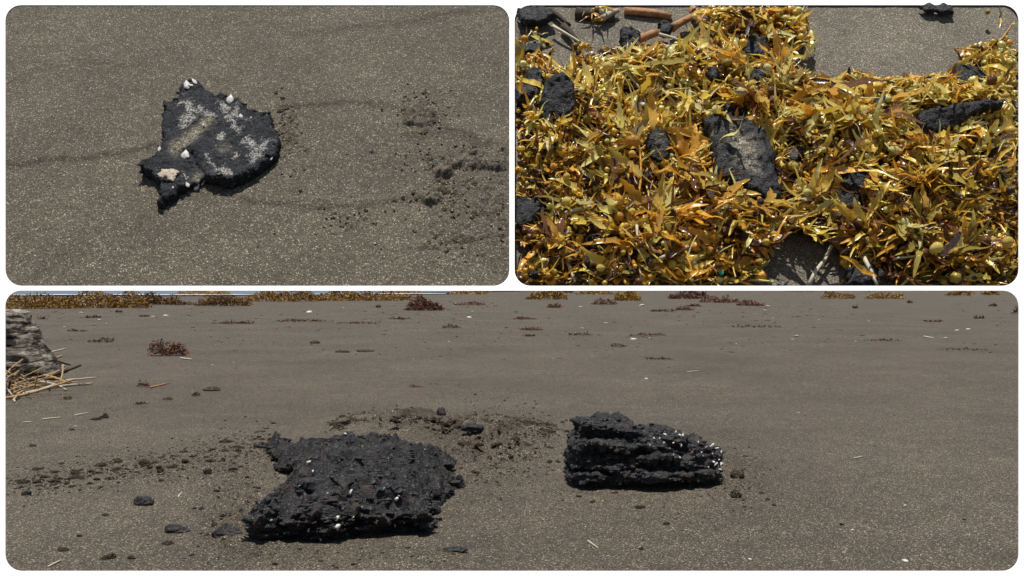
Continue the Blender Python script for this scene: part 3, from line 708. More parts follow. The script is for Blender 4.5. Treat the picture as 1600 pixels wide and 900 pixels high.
def crumbs():
    rr = np.random.default_rng(5); P = list(EXTRA)
    def add(x, y, s_): P.append((x, y, s_))
    for _ in range(900):
        t = rr.random(); add(20 + 420 * t + rr.normal(0, 15), 757 - 68 * t ** 1.2 + rr.normal(0, 14), rr.uniform(1.5, 4))
    for _ in range(500): add(rr.normal(375, 45), rr.uniform(690, 880), rr.uniform(1.5, 3.5))
    for _ in range(700): a = rr.random() * math.pi; add(620 - 95 * math.cos(a) + rr.normal(0, 8), 668 - 20 * math.sin(a) + rr.normal(0, 4), rr.uniform(1.8, 5))
    for _ in range(600): a = rr.random() * math.pi; add(775 - 85 * math.cos(a) + rr.normal(0, 8), 676 - 19 * math.sin(a) + rr.normal(0, 4), rr.uniform(1.8, 5))
    for _ in range(800): add(rr.normal(775, 50), rr.normal(700, 30), rr.uniform(1.5, 4.5))
    for _ in range(250): add(rr.normal(1150, 40), rr.normal(760, 30), rr.uniform(1.5, 3))
    for _ in range(500): add(rr.uniform(380, 1100), rr.normal(810, 35), rr.uniform(1.2, 3))
    for _ in range(700): add(rr.uniform(10, 1590), rr.uniform(600, 890), rr.uniform(1, 2.2))
    vv, ff = ICO1; V = []; F = []; n = 0
    for x, y, s_ in P:
        if y < 500 or y > 900: continue
        p = on(x, y); sc = s_ * pxs(y) * .5; rise = p.z
        A = vv * rr.uniform(.6, 1.3, (len(vv), 1)) * np.array([sc * 1.3, sc * 1.3, sc * .8]) + np.array([p.x, p.y, sc * .2 + rise])
        V.append(A); F.append(ff + n); n += len(vv)
    o = link('sand_crumbs', mesh('sand_crumbs', np.concatenate(V), np.concatenate(F), [M['clod_sand']], smooth=False)); tag(o, 'fine dark crumbs of damp sand strewn round the tar blocks', None, None, 'stuff')
crumbs()

# ------------------------------------------------------------------ driftwood, reeds, far seaweed, litter on the beach
def log():
    d = 4.45; s_ = K * d
    out = [(-70, 484), (10, 485), (23, 487), (33, 498), (42, 515), (55, 540), (70, 562), (80, 578), (82, 592), (60, 600), (-70, 602)]
    pts = [((x - 800) * s_, H - (y - HOR) * s_) for x, y in out]
    cx = pts[4][0]
    v, f = prism([(a - cx, b) for a, b in pts], 0, .26); v = v[:, [0, 2, 1]]; v[:, 1] *= -1
    bm = bmesh.new(); bv = [bm.verts.new(p) for p in v]
    for q in f: bm.faces.new([bv[i] for i in q])
    bmesh.ops.recalc_face_normals(bm, faces=bm.faces[:]); me0 = bpy.data.meshes.new('l'); bm.to_mesh(me0); bm.free()
    me = voxel(getv(me0), [list(p.vertices) for p in me0.polygons], .0085); V = getv(me); N = getn(me)
    P = V @ np.array([[.95, 0, .3], [0, 1, 0], [-.3, 0, .95]])
    band = vn(P * np.array([7, 7, 60]), 3); V += N * (band * .008 + fbm(P * np.array([30, 30, 90]), 3, 6) * .009)[:, None]
    setv(me, V); me.materials.append(M['log'])
    o = link('driftwood_log', me); o.location = (cx, d + .12, 0)
    tag(o, 'weathered grey driftwood log end with dark cracks at the left edge', 'log')
log()
def stick(name, a, b, r, mat, label, cat, group=None, sag=0.0, seg=6, lift=(0, 0)):
    pa, pb = Vector(a), Vector(b); n = 5; L = (pb - pa).length
    o_ = pa.copy(); rr = random.Random(int(L * 1e5)); path = []
    for i in range(n):
        t = i / (n - 1); q = pa.lerp(pb, t) - o_; q.z += sag * L * math.sin(math.pi * t); q += Vector((rr.uniform(-1, 1), rr.uniform(-1, 1), rr.uniform(-.4, .4))) * L * .015; path.append(q)
    v, f = tube(path, [r * (1 - .35 * i / (n - 1)) * rr.uniform(.86, 1.12) for i in range(n)], seg)
    o = link(name, mesh(name, v, f, [mat])); o.location = o_
    return tag(o, label, cat, group)
def reeds():
    rr = random.Random(3)
    for i in range(165):
        x = rr.uniform(-30, 88) - (20 if i % 3 == 0 else 0); y = rr.uniform(575, 622); z = max(0, rr.uniform(.004, .14) * (1 - max(0, x - 10) / 110) - (y - 575) / 47 * .05)
        mt = rr.choice(('reed', 'reed', 'reed', 'reed_pale', 'bark', 'bark')); L = rr.uniform(28, 90); a = rr.gauss(.3, .75) * rr.choice((1, 1, -1)); p = gp(x, y)  # some reeds take the dark bark colour at random
        k = pxs(y); hw = L * k * .5; pa = (p.x - hw * math.cos(a), p.y + rr.uniform(-.2, .2), max(.006, z - hw * math.sin(a) * .85)); pb = (p.x + hw * math.cos(a), p.y + rr.uniform(-.2, .2), max(.006, z + hw * math.sin(a) * .85))
        stick('dry_reed', pa, pb, rr.uniform(.9, 2.9) * k, M[mt], {'reed': 'tan dry reed', 'reed_pale': 'bleached grey reed', 'bark': 'dark reed'}[mt] + (', long,' if L > 62 else ', short,') + ' in the heap against the driftwood log', 'reed', 'dry reeds heaped against the log', rr.uniform(-.06, .08))
reeds()
def gstick(x0, y0, x1, y1, w, mat, label, cat='straw', group=None, name='straw'):
    a, b = on(x0, y0), on(x1, y1); k = pxs((y0 + y1) / 2); a.z += w * k * .5; b.z += w * k * .5
    return stick(name, a, b, w * k * .5, M[mat], label, cat, group)
for a in (
    (85, 606, 145, 601, 4, 'reed_pale', 'long grey stick reaching right from the reed heap', 'stick', None, 'stick'), (100, 596, 150, 591, 3, 'straw', 'pale stalk just above the long grey stick by the reed heap', 'stick', None, 'stick'),
    (282, 561, 299, 563, 3, 'straw', 'short white straw below the brown weed tuft at left'), (118, 650, 137, 646, 2.4, 'straw', 'thin white straw at far left, right end of a broken line'), (67, 656, 95, 653, 2.4, 'straw', 'thin white straw at far left, middle of a broken line'), (36, 661, 50, 660, 2.4, 'straw', 'thin white straw at far left, left end of a broken line'),
    (116, 647, 136, 647, 1.5, 'reed', 'thin tan straw overlapping the right end of a broken line'), (75, 887, 95, 877, 3.4, 'straw', 'white straw near the lower left corner'), (278, 778, 284, 770, 2.5, 'straw', 'tiny leaning straw right of the lone black lump'), (918, 846, 935, 858, 3, 'straw', 'short white straw in front of the layered tar block'), (1334, 717, 1348, 714, 2.5, 'straw', 'short white straw on open sand at right'), (235, 607, 263, 600, 3, 'twig', 'brown twig in the left middle distance', 'twig', None, 'twig'), (115, 648, 118, 648, 1, 'straw', 'crumb of straw in the broken line'),
    (1074, 582, 1092, 580, 1.6, 'straw', 'faint bent straw right of centre in the middle distance'), (1443, 527, 1458, 529, 2.5, 'shell', 'pale straw left of a shell at right', 'straw')):
    gstick(*a)
# white shell flakes
for i, (x, y, w, lab) in enumerate(((483, 489, 13, 'bright white shell left of the reddish weed tuft'), (259, 494, 10, 'white shell in the left distance, right of two others'), (156, 500, 7, 'white shell in the left distance, upper of two'), (101, 512, 6, 'white shell in the left distance, nearest the log'), (1003, 478, 11, 'white shell in the distance right of the yellow weed tuft'), (907, 480, 7, 'white shell in the distance left of the yellow weed tuft'), (733, 497, 10, 'white flake below the reddish weed tuft'), (990, 531, 12, 'white shell in the middle distance amid dark weed scraps'), (926, 557, 4, 'tiny white shell in the middle distance'), (1245, 526, 9, 'white shell at right in the middle distance'), (1477, 529, 9, 'white shell right of a pale straw at right'), (1495, 517, 8, 'white flake at far right in the distance'), (1513, 515, 8, 'white flake at far right, rightmost of two'), (1010, 592, 6, 'white flake left of a bent straw'), (118, 666, 4, 'tiny pale shell at the far left'), (1002, 856, 8, 'white shell on a dark crumb in front of the layered block'), (1072, 828, 5, 'small white shell in front of the layered block'), (1414, 790, 6, 'white shell on open sand at lower right'), (1332, 828, 5, 'small white shell on lower right sand'), (1415, 877, 11, 'white shell near the bottom edge at right'), (1172, 874, 7, 'white shell near the bottom edge right of centre'), (1247, 645, 5, 'tiny white shell on right sand'), (1490, 460, 5, 'distant white speck at right'))):
    vv, ff = ICO1; k = pxs(y); A = vv * (1 + .3 * vn(vv * 2 + i, i))[:, None] * np.array([w * k * .5, w * k * .5, w * k * .16])
    o = link('shell', mesh('shell', A, ff, [M['shell']])); p = on(x, y); o.location = (p.x, p.y, p.z + w * k * .1); o.rotation_euler = (.2, 0, i); tag(o, lab, 'shell')

def tuft(px, py, w, h, label, mats, n, leaf=3.2, dep=None, name='seaweed_clump', cat='seaweed', seed=0, group=None):
    """mound of many small curled blades; px, py is the middle of its foot"""
    rr = np.random.default_rng(seed); k = pxs(py); W_, D_, H_ = w * k * .5, (dep or w * .35) * k * .5, h * k
    a = rr.random(n) * 2 * math.pi; r = np.sqrt(rr.random(n)); x = np.cos(a) * r; y = np.sin(a) * r
    prof = np.sqrt(np.clip(1 - x ** 2 - y ** 2, 0, 1)) * np.clip(.55 + .55 * vn(np.stack([x * 3 + seed, y * 1.5, 0 * x], 1), seed), .15, 1.15)
    z = prof * rr.random(n) ** .6
    C = np.stack([x * W_, y * D_, z * H_], 1); L = leaf * k * rr.uniform(.5, 1.5, n)
    th = rr.random(n) * 6.28; el = rr.normal(.35, .5, n)
    D = np.stack([np.cos(th) * np.cos(el), np.sin(th) * np.cos(el), np.sin(el)], 1); S = np.cross(D, rr.normal(size=(n, 3))); S /= np.linalg.norm(S, axis=1)[:, None]
    wd = (L * rr.uniform(.12, .3, n))[:, None]; Ld = D * L[:, None]; nn = np.cross(D, S) * (L * .2)[:, None]
    V = np.stack([C - S * wd * .5, C + Ld * .5 - S * wd + nn, C + Ld, C + Ld * .5 + S * wd + nn, C + S * wd * .5], 1).reshape(-1, 3); V[:, 2] = np.maximum(V[:, 2], .002)
    F = (np.arange(n)[:, None] * 5 + np.array([[0, 1, 2, 3]])); F2 = (np.arange(n)[:, None] * 5 + np.array([[0, 3, 4, 4]]))
    mi = rr.choice(len(mats), n, p=np.array([m[1] for m in mats]) / sum(m[1] for m in mats))
    o = link(name, mesh(name, V, F, [M[m[0]] for m in mats], mi, False)); p = on(px, py); o.location = p
    return tag(o, label, cat, group)
GB = [('far_gold', 5), ('far_brown', 4), ('far_dark', 1)]; BR = [('far_brown', 4), ('far_dark', 2), ('far_gold', 1)]; RD = [('far_red', 4), ('far_brown', 2), ('far_dark', 2)]; DK = [('far_dark', 3), ('far_brown', 2)]
i = 0
for px, py, w, h, mats, n, lab in (
    (60, 482, 130, 22, GB, 2600, 'long golden brown seaweed bank at the left end of the wrack line'), (160, 481, 150, 28, GB, 3400, 'tallest golden brown seaweed bank of the wrack line'), (245, 476, 80, 18, BR, 1500, 'brown seaweed heap at the right end of the tallest bank'),
    (285, 477, 40, 6, DK, 300, 'low dark seaweed scrap right of the tallest bank'), (318, 462, 90, 10, GB, 900, 'thin golden seaweed strip close to the surf'), (350, 478, 90, 15, BR, 1500, 'brown seaweed heap left of the long middle bank'), (440, 471, 120, 20, GB, 1900, 'long golden seaweed bank in the middle left distance'), (560, 470, 170, 20, GB, 2600, 'broad golden seaweed bank left of centre'), (628, 460, 60, 8, GB, 500, 'small golden seaweed strip behind the reddish tuft'), (732, 460, 70, 8, GB, 500, 'golden seaweed strip right of the reddish tuft'),
    (664, 485, 58, 17, RD, 1500, 'round reddish brown weed tuft left of centre'), (262, 556, 62, 24, RD, 1100, 'reddish brown dry weed tuft in the left middle distance'),
    (855, 468, 62, 16, GB, 900, 'golden brown seaweed heap just right of centre'), (882, 458, 30, 4, DK, 150, 'dark seaweed scrap between two golden heaps'), (930, 460, 60, 8, GB, 500, 'low golden seaweed strip beside the bright yellow tuft'), (980, 470, 42, 16, [('far_gold', 6), ('far_brown', 1)], 800, 'bright yellow seaweed tuft right of centre'), (945, 476, 38, 10, RD, 400, 'dark red weed scrap below the bright yellow tuft'), (866, 481, 24, 6, DK, 200, 'dark weed scrap left of the dark red one'),
    (1075, 467, 60, 16, RD, 900, 'reddish brown seaweed heap right of centre in the distance'), (1125, 473, 60, 12, RD, 700, 'reddish brown seaweed trail beside its larger heap'), (1172, 478, 44, 9, RD, 400, 'end of the reddish brown seaweed trail'),
    (1310, 467, 55, 12, GB, 600, 'golden seaweed heap at right, left of a pair'), (1383, 467, 64, 12, GB, 800, 'golden seaweed heap at right, right of a pair'), (1500, 462, 44, 9, GB, 500, 'golden seaweed heap near the right edge'), (1548, 461, 28, 8, GB, 300, 'small golden seaweed heap at the far right'), (1250, 455.5, 55, 4, DK, 200, 'thin dark seaweed line at the far shore'), (1590, 490, 14, 9, DK, 120, 'dark weed scrap at the right edge'),
    (735, 477, 46, 5, RD, 250, 'low reddish weed strip right of the round tuft'), (1070, 485, 30, 7, RD, 220, 'dark reddish weed scrap at centre right'), (1035, 487, 40, 3, DK, 160, 'thin dark weed line left of a reddish scrap'), (1085, 479, 22, 4, DK, 120, 'small dark weed scrap above a reddish scrap'), (830, 516, 34, 5, RD, 220, 'reddish weed scrap in the middle distance'), (820, 499, 40, 4, RD, 200, 'thin reddish weed strip in the middle distance'), (705, 513, 30, 6, RD, 150, 'scattered reddish weed bits below the round tuft'), (365, 506, 66, 6, DK, 260, 'low dark brown weed patch in the left distance'), (160, 535, 44, 6, DK, 160, 'thin dark weed patch in the far left distance'), (470, 503, 90, 4, DK, 240, 'long thin dark weed line in the left distance'), (560, 506, 70, 3, DK, 140, 'thin dark weed line in the middle left distance'), (625, 499, 36, 4, DK, 120, 'short dark weed strip in front of the reddish tuft'), (1030, 562, 44, 4, DK, 160, 'thin dark weed line in the middle ground'), (965, 542, 26, 5, DK, 120, 'dark weed scrap below a white shell'), (1012, 525, 60, 4, DK, 160, 'row of dark weed bits beside a white shell'), (905, 524, 38, 4, DK, 120, 'dark weed bits left of a white shell'), (826, 526, 18, 4, DK, 80, 'small dark weed bit below the reddish scrap'), (650, 605, 24, 4, RD, 90, 'faint reddish weed bit above the sand mound'), (222, 632, 24, 4, DK, 90, 'dark weed bit left of the brown clods'), (262, 625, 16, 4, DK, 80, 'dark weed bit right of its neighbour at left'), (305, 619, 14, 6, DK, 90, 'dark weed bit left of the flat brown clod'), (104, 624, 16, 6, BR, 90, 'brown leaf scrap right of the reed heap'), (225, 605, 20, 8, RD, 120, 'reddish weed bit at the left end of a brown twig'), (1185, 512, 80, 3, DK, 130, 'thin dark weed line in the right middle distance'), (1380, 533, 60, 2.5, DK, 90, 'faint dark line of weed at right'), (1500, 547, 90, 2.5, DK, 120, 'faint long dark weed line at far right'), (1336, 482, 10, 5, DK, 80, 'small dark weed scrap below the right golden pair'), (1530, 498, 16, 4, DK, 80, 'dark weed scrap near the right edge'), (1460, 503, 30, 3, DK, 90, 'low dark weed scraps at right'), (1422, 474, 10, 4, DK, 60, 'tiny dark weed scrap right of the golden pair'), (1552, 479, 10, 4, DK, 60, 'tiny dark weed scrap below the far right heap'), (120, 518, 30, 4, DK, 100, 'dark weed bits near the log top'), (145, 497, 24, 4, DK, 100, 'dark weed bits in front of the left bank'), (66, 499, 14, 4, DK, 60, 'dark weed bit right of the log top'), (225, 495, 16, 3, DK, 60, 'dark weed bit beside a white shell')):
    i += 1; tuft(px, py, w, h * (1.45 if h > 7 else 1.1), lab, mats, n, 4.2 if h > 14 else 3.4, seed=i)
# fine litter nobody could count
def litter():
    rr = np.random.default_rng(9); n = 950
    py = 470 + 150 * rr.random(n) ** 1.3; px = rr.uniform(0, 1600, n); s_ = rr.uniform(.8, 2.8, n) * np.clip(1 - (py - 470) / 260, .4, 1)
    V = []; F = []; m = 0; mi = []; vv, ff = ICO1; ff = ff[::1]
    for x, y, q in zip(px, py, s_):
        if vn(np.array([[x / 120, y / 14, 0]]), 3)[0] < -.05: continue
        k = pxs(y); p = on(x, y); V.append(vv * np.array([q * k * rr.uniform(.7, 2.2), q * k, q * k * .3]) + np.array([p.x, p.y, p.z + .003])); F.append(ff + m); m += len(vv); mi += [int(rr.choice(3, p=[.68, .26, .06]))] * len(ff)
    o = link('beach_litter', mesh('beach_litter', np.concatenate(V), np.concatenate(F), [M['far_dark'], M['far_red'], M['shell']], mi, False)); tag(o, 'fine dark and pale specks of litter strewn over the far sand', None, None, 'stuff')
litter()

# ------------------------------------------------------------------ seaweed heap in the right tray
HEAP = [(800, 112), (870, 120), (885, 90), (905, 75), (960, 78), (1010, 72), (1060, 80), (1110, 60), (1150, 70), (1200, 85), (1240, 110), (1290, 128), (1340, 122), (1400, 128), (1450, 122), (1490, 108), (1600, 95), (1600, 460), (1318, 460), (1318, 420), (1308, 380), (1272, 366), (1240, 352), (1222, 362), (1200, 385), (1188, 400), (1190, 460), (862, 460), (850, 428), (852, 408), (862, 394), (850, 370), (800, 366)]
HEAP2 = [[(800, 60), (845, 55), (850, 78), (800, 84)], [(1000, 0), (1245, 0), (1260, 35), (1255, 80), (1190, 78), (1130, 50), (1090, 60)], [(1490, 80), (1520, 70), (1600, 68), (1600, 100), (1500, 105)], [(1535, 5), (1600, 5), (1600, 50), (1565, 50), (1560, 25)], [(880, 0), (960, 0), (940, 40)], [(800, 100), (850, 100), (850, 120), (800, 120)], [(800, 408), (822, 400), (850, 425), (846, 450), (800, 450)]]
TARS = []   # (polygon px) places where the weed keeps low
def blade_mesh(kind, seed):
    rr = random.Random(seed); L, w = 1.0, {'lance': .15, 'wide': .21, 'thin': .075, 'saw': .25}[kind]
    n = {'saw': 12, 'wide': 10, 'lance': 8}.get(kind, 6); V = []; F = []
    bend = rr.uniform(-.7, 1.0); wv = rr.uniform(.03, .07); ph = rr.random() * 6; tw = rr.uniform(-.7, .7); sw = rr.uniform(-.25, .25)
    for i in range(n + 1):
        t = i / n; ww = w * .5 * (math.sin(math.pi * min(1, t * .92 + .06)) ** .75) * (1.15 - .3 * t)
        if kind == 'saw' and 0 < i < n: ww *= 1.18 if i % 2 else .74
        elif 0 < i < n: ww *= (1.12 if i % 2 else .84) * rr.uniform(.9, 1.1)
        c = Vector((sw * t * t, t * L * (1 - .12 * abs(bend)), bend * t * t * .55 + wv * math.sin(ph + t * 7))); a = tw * t
        s_ = Vector((math.cos(a), 0, math.sin(a))) * ww; up = Vector((-math.sin(a), 0, math.cos(a))) * ww * .38
        V += [c - s_ + up, c, c + s_ + up]
    for i in range(n): F += [(3 * i, 3 * i + 1, 3 * i + 4, 3 * i + 3), (3 * i + 1, 3 * i + 2, 3 * i + 5, 3 * i + 4)]
    return np.array([tuple(p) for p in V]), np.array(F)
BL = [blade_mesh(k, s_) for k, s_ in (('lance', 1), ('lance', 2), ('lance', 3), ('wide', 4), ('wide', 5), ('thin', 6), ('thin', 7), ('saw', 8), ('saw', 9), ('lance', 10), ('wide', 11), ('thin', 12))]
def rot_to(dirv, roll):
    d = Vector(dirv).normalized(); q = d.to_track_quat('Y', 'Z').to_matrix(); return q @ Matrix.Rotation(roll, 3, 'Y')
def bladder(seed):
    vv, ff = ICO2; A = vv.copy() * np.array([1, 1.12, 1]); tip = np.clip(-vv[:, 1], 0, 1); A[:, 1] -= tip ** 6 * .35; return A, ff
BLAD = bladder(0)
def sprig_plan(rr, size):
    """stem path and what grows on it, in metres: (path, [(kind, matrix 3x3, pos, scale)])"""
    L = size * rr.uniform(.8, 1.25); n = 7; cur = rr.uniform(-1.6, 1.6); arch = rr.uniform(.0, .35)
    path = []; p = Vector((0, 0, 0)); a = 0
    for i in range(n):
        path.append(p.copy()); a += cur / n; p = p + Vector((math.sin(a), math.cos(a), arch * (.5 - i / n))) * (L / n)
    items = []
    def leaf(q, tan, side, spread):
        s_ = tan.cross(Vector((0, 0, 1))).normalized() * side
        dv = tan * rr.uniform(.5, 1.1) + s_ * spread + Vector((0, 0, rr.uniform(-.2, .5)))
        items.append(('b', rot_to(dv, rr.gauss(0, .35)), q, size * rr.uniform(.24, .55)))
    for j in range(rr.randint(3, 6)):
        x = rr.uniform(.5, n - 1.2); i0 = min(int(x), n - 2); leaf(path[i0].lerp(path[i0 + 1], x - i0), (path[i0 + 1] - path[i0]).normalized(), rr.choice((-1, 1)), rr.uniform(.4, 1.1))
    tip = (path[-1] - path[-2]).normalized()
    for j in range(rr.randint(4, 7)): leaf(path[-1] - tip * size * rr.uniform(0, .12), tip, 1, rr.uniform(-.9, .9))
    for j in range(rr.choice((2, 3, 3, 4, 5, 6))):
        i0 = rr.randrange(1, n); q = path[i0] + Vector((rr.uniform(-1, 1), rr.uniform(-1, 1), rr.uniform(.1, .9))) * size * .11
        items.append(('o', rot_to((path[i0] - q) * -1, 0), q, rr.uniform(.0012, .0021) if rr.random() < .75 else rr.uniform(.0021, .0033), path[i0]))
    return path, items
MIX = {'deep_shade': dict(dark=4, brown=3), 'gold': dict(gold=5, lemon=3, amber=3, olive=.6, brown=.5), 'lemon': dict(lemon=5, gold=4, olive=1), 'amber': dict(amber=5, gold=3, brown=2, dark=.6, olive=.6), 'brown': dict(brown=4, dark=2, amber=2.0, olive=2, gold=1.2), 'olive': dict(olive=4, gold=3, brown=2, lemon=1)}
def pick(rr, tone):
    m = MIX[tone]; return rr.choices(list(m), list(m.values()))[0]
def tone_at(rr, px, py):
    w = {'gold': 2.2, 'lemon': .6, 'amber': 1.0, 'brown': .5, 'olive': .7}
    if px < 1100 and py < 200: w['lemon'] += 1.2; w['gold'] += 2
    if px < 960 and py > 200: w['brown'] += 3.0; w['amber'] += 2.5; w['gold'] = 1.2; w['lemon'] = .1
    if 960 < px < 1230 and py > 280: w['amber'] += 3.5; w['gold'] += 1.0; w['brown'] += .8
    if px > 1380 and py > 250: w['brown'] += 5.5; w['olive'] += 2.2; w['amber'] += .8; w['gold'] = 1.2; w['lemon'] = .1
    if px > 1250 and py < 270: w['gold'] += 2; w['lemon'] += .9; w['olive'] += .8
    return rr.choices(list(w), list(w.values()))[0]
def hp(px, py):
    """thickness of the heap over the bed at a pixel, metres"""
    d = float(sdpoly(np.array([px]), np.array([py]), HEAP)[0])
    if d < 0:
        for pl in HEAP2:
            d2 = float(sdpoly(np.array([px]), np.array([py]), pl)[0])
            if d2 > 0: return .003 + .008 * min(1, d2 / 25)
        return -1
    h = (.005 + .0135 * min(1, d / 55)) * (.80 + .45 * float(vn(np.array([[px / 62.0, py / 44.0, 1.5]]), 6)[0]))
    hol = float(vn(np.array([[px / 46.0, py / 30.0, 4.5]]), 16)[0])
    h *= 1 - .75 * min(1, max(0, (-.12 - hol) / .25))
    for pl, low in TARS:
        if inpoly(np.array([px]), np.array([py]), pl)[0]: return low
    return h
def allowed(P):
    """stand-local points clear of the rim and the lower edge"""
    X, Y, Z = to_px(P)
    if (P[:, 0] < .0012).any() or (X > 1602).any() or (Y < -2).any() or (Z < LIPZ + .0003).any(): return False
    outside = (X < 804) | (X > 1592) | (Y < 8) | (Y > 447)
    near_c = ((X < 828) | (X > 1568)) & ((Y < 32) | (Y > 423))
    front = P[:, 2] > -.0022
    if ((P[:, 2] > -.0005) & (P[:, 1] - P[:, 2] * math.tan(T) < .0035)).any(): return False
    return not (front & (outside | near_c)).any()

GXX, GYY = np.meshgrid(np.arange(-20, 1700, 4.0), np.arange(-20, 480, 4.0))
SD = sdpoly(GXX, GYY, HEAP)
for pl in HEAP2: SD = np.maximum(SD, sdpoly(GXX, GYY, pl))
SD += 13 * vn(np.stack([GXX.ravel() / 26, GYY.ravel() / 22, 0 * GXX.ravel()], 1), 33).reshape(SD.shape)
def sand_here(px, py): return SD[min(max(int((py + 20) / 4), 0), SD.shape[0] - 1), min(max(int((px + 20) / 4), 0), SD.shape[1] - 1)]
def clear(A, rr):
    """the piece neither strays over bare sand nor buries a tar chunk"""
    if len(A) > 1:
        X, Y, _ = to_px(A[::max(1, len(A) // 6)])
        if any(sand_here(float(a), float(b)) < -15 for a, b in zip(X, Y)): return False
    c = A.mean(0)[None]; X, Y, _ = to_px(c); X, Y = float(X[0]), float(Y[0])
    if sand_here(X, Y) < -5: return False
    if TMASK is not None and TMASK[min(max(int((Y + 20) / 4), 0), SD.shape[0] - 1), min(max(int((X + 20) / 4), 0), SD.shape[1] - 1)]: return rr.random() < .04
    return True
TMASK = None
# ---- tar chunks in the heap
def chunk(outl, th, lift, label, seed, sandy=0.0, tilt=0.0, keep=.002, roll=0.0, dispk=1.0, cat='tar chunk', low=True):
    c = (sum(p[0] for p in outl) / len(outl), sum(p[1] for p in outl) / len(outl))
    base = bed_at(*c); q0 = base + Vector((0, 0, lift)); X0, Y0, _ = to_px(np.array([tuple(q0)]))
    # same outline seen, lifted
    L = [tp(x, y, base.z + lift + .0025 + th * .6) for x, y in jag(outl, 5, 1.3, seed)]; cx = sum(p.x for p in L) / len(L); cy = sum(p.y for p in L) / len(L)
    ct, st_ = math.cos(tilt), math.sin(tilt)
    pts = [(p.x - cx, (p.y - cy) / max(.35, math.sin(math.radians(45) + tilt) / math.sin(math.radians(45)))) for p in L]
    me, V = flat_solid(pts, th, max(.0007, th / 13), 0, .0013 * dispk, 260, seed, th * .1, rnd=.06)
    N = getn(me); V += N * (fbm(V * 900, 2, seed + 3) * .0006)[:, None]; setv(me, V)
    attr(me, 'crust', .25 * np.clip(vn(V * 500, seed), 0, 1) * np.clip(N[:, 2], 0, 1))
    R = max(np.ptp(V[:, 0]), np.ptp(V[:, 1])) / 2; dd = np.maximum(sdpoly(V[:, 0], V[:, 1], pts), 0)
    attr(me, 'sandy', np.clip(sandy * np.clip(N[:, 2] * 1.5, 0, 1) * np.clip(dd / R * 5 - 1.1 + fbm(V * 260, 3, seed) * .5, 0, 1), 0, 1))
    me.materials.append(M['tar_chunk'])
    o = link('tar_chunk', me); o.matrix_world = PM @ Matrix.Translation((cx, cy, base.z + lift + .0025)) @ Euler((tilt, roll, 0)).to_matrix().to_4x4()
    tag(o, label, cat)
    if low: TARS.append((outl, max(.001, lift + th * .15 + keep * 0)))
    return o
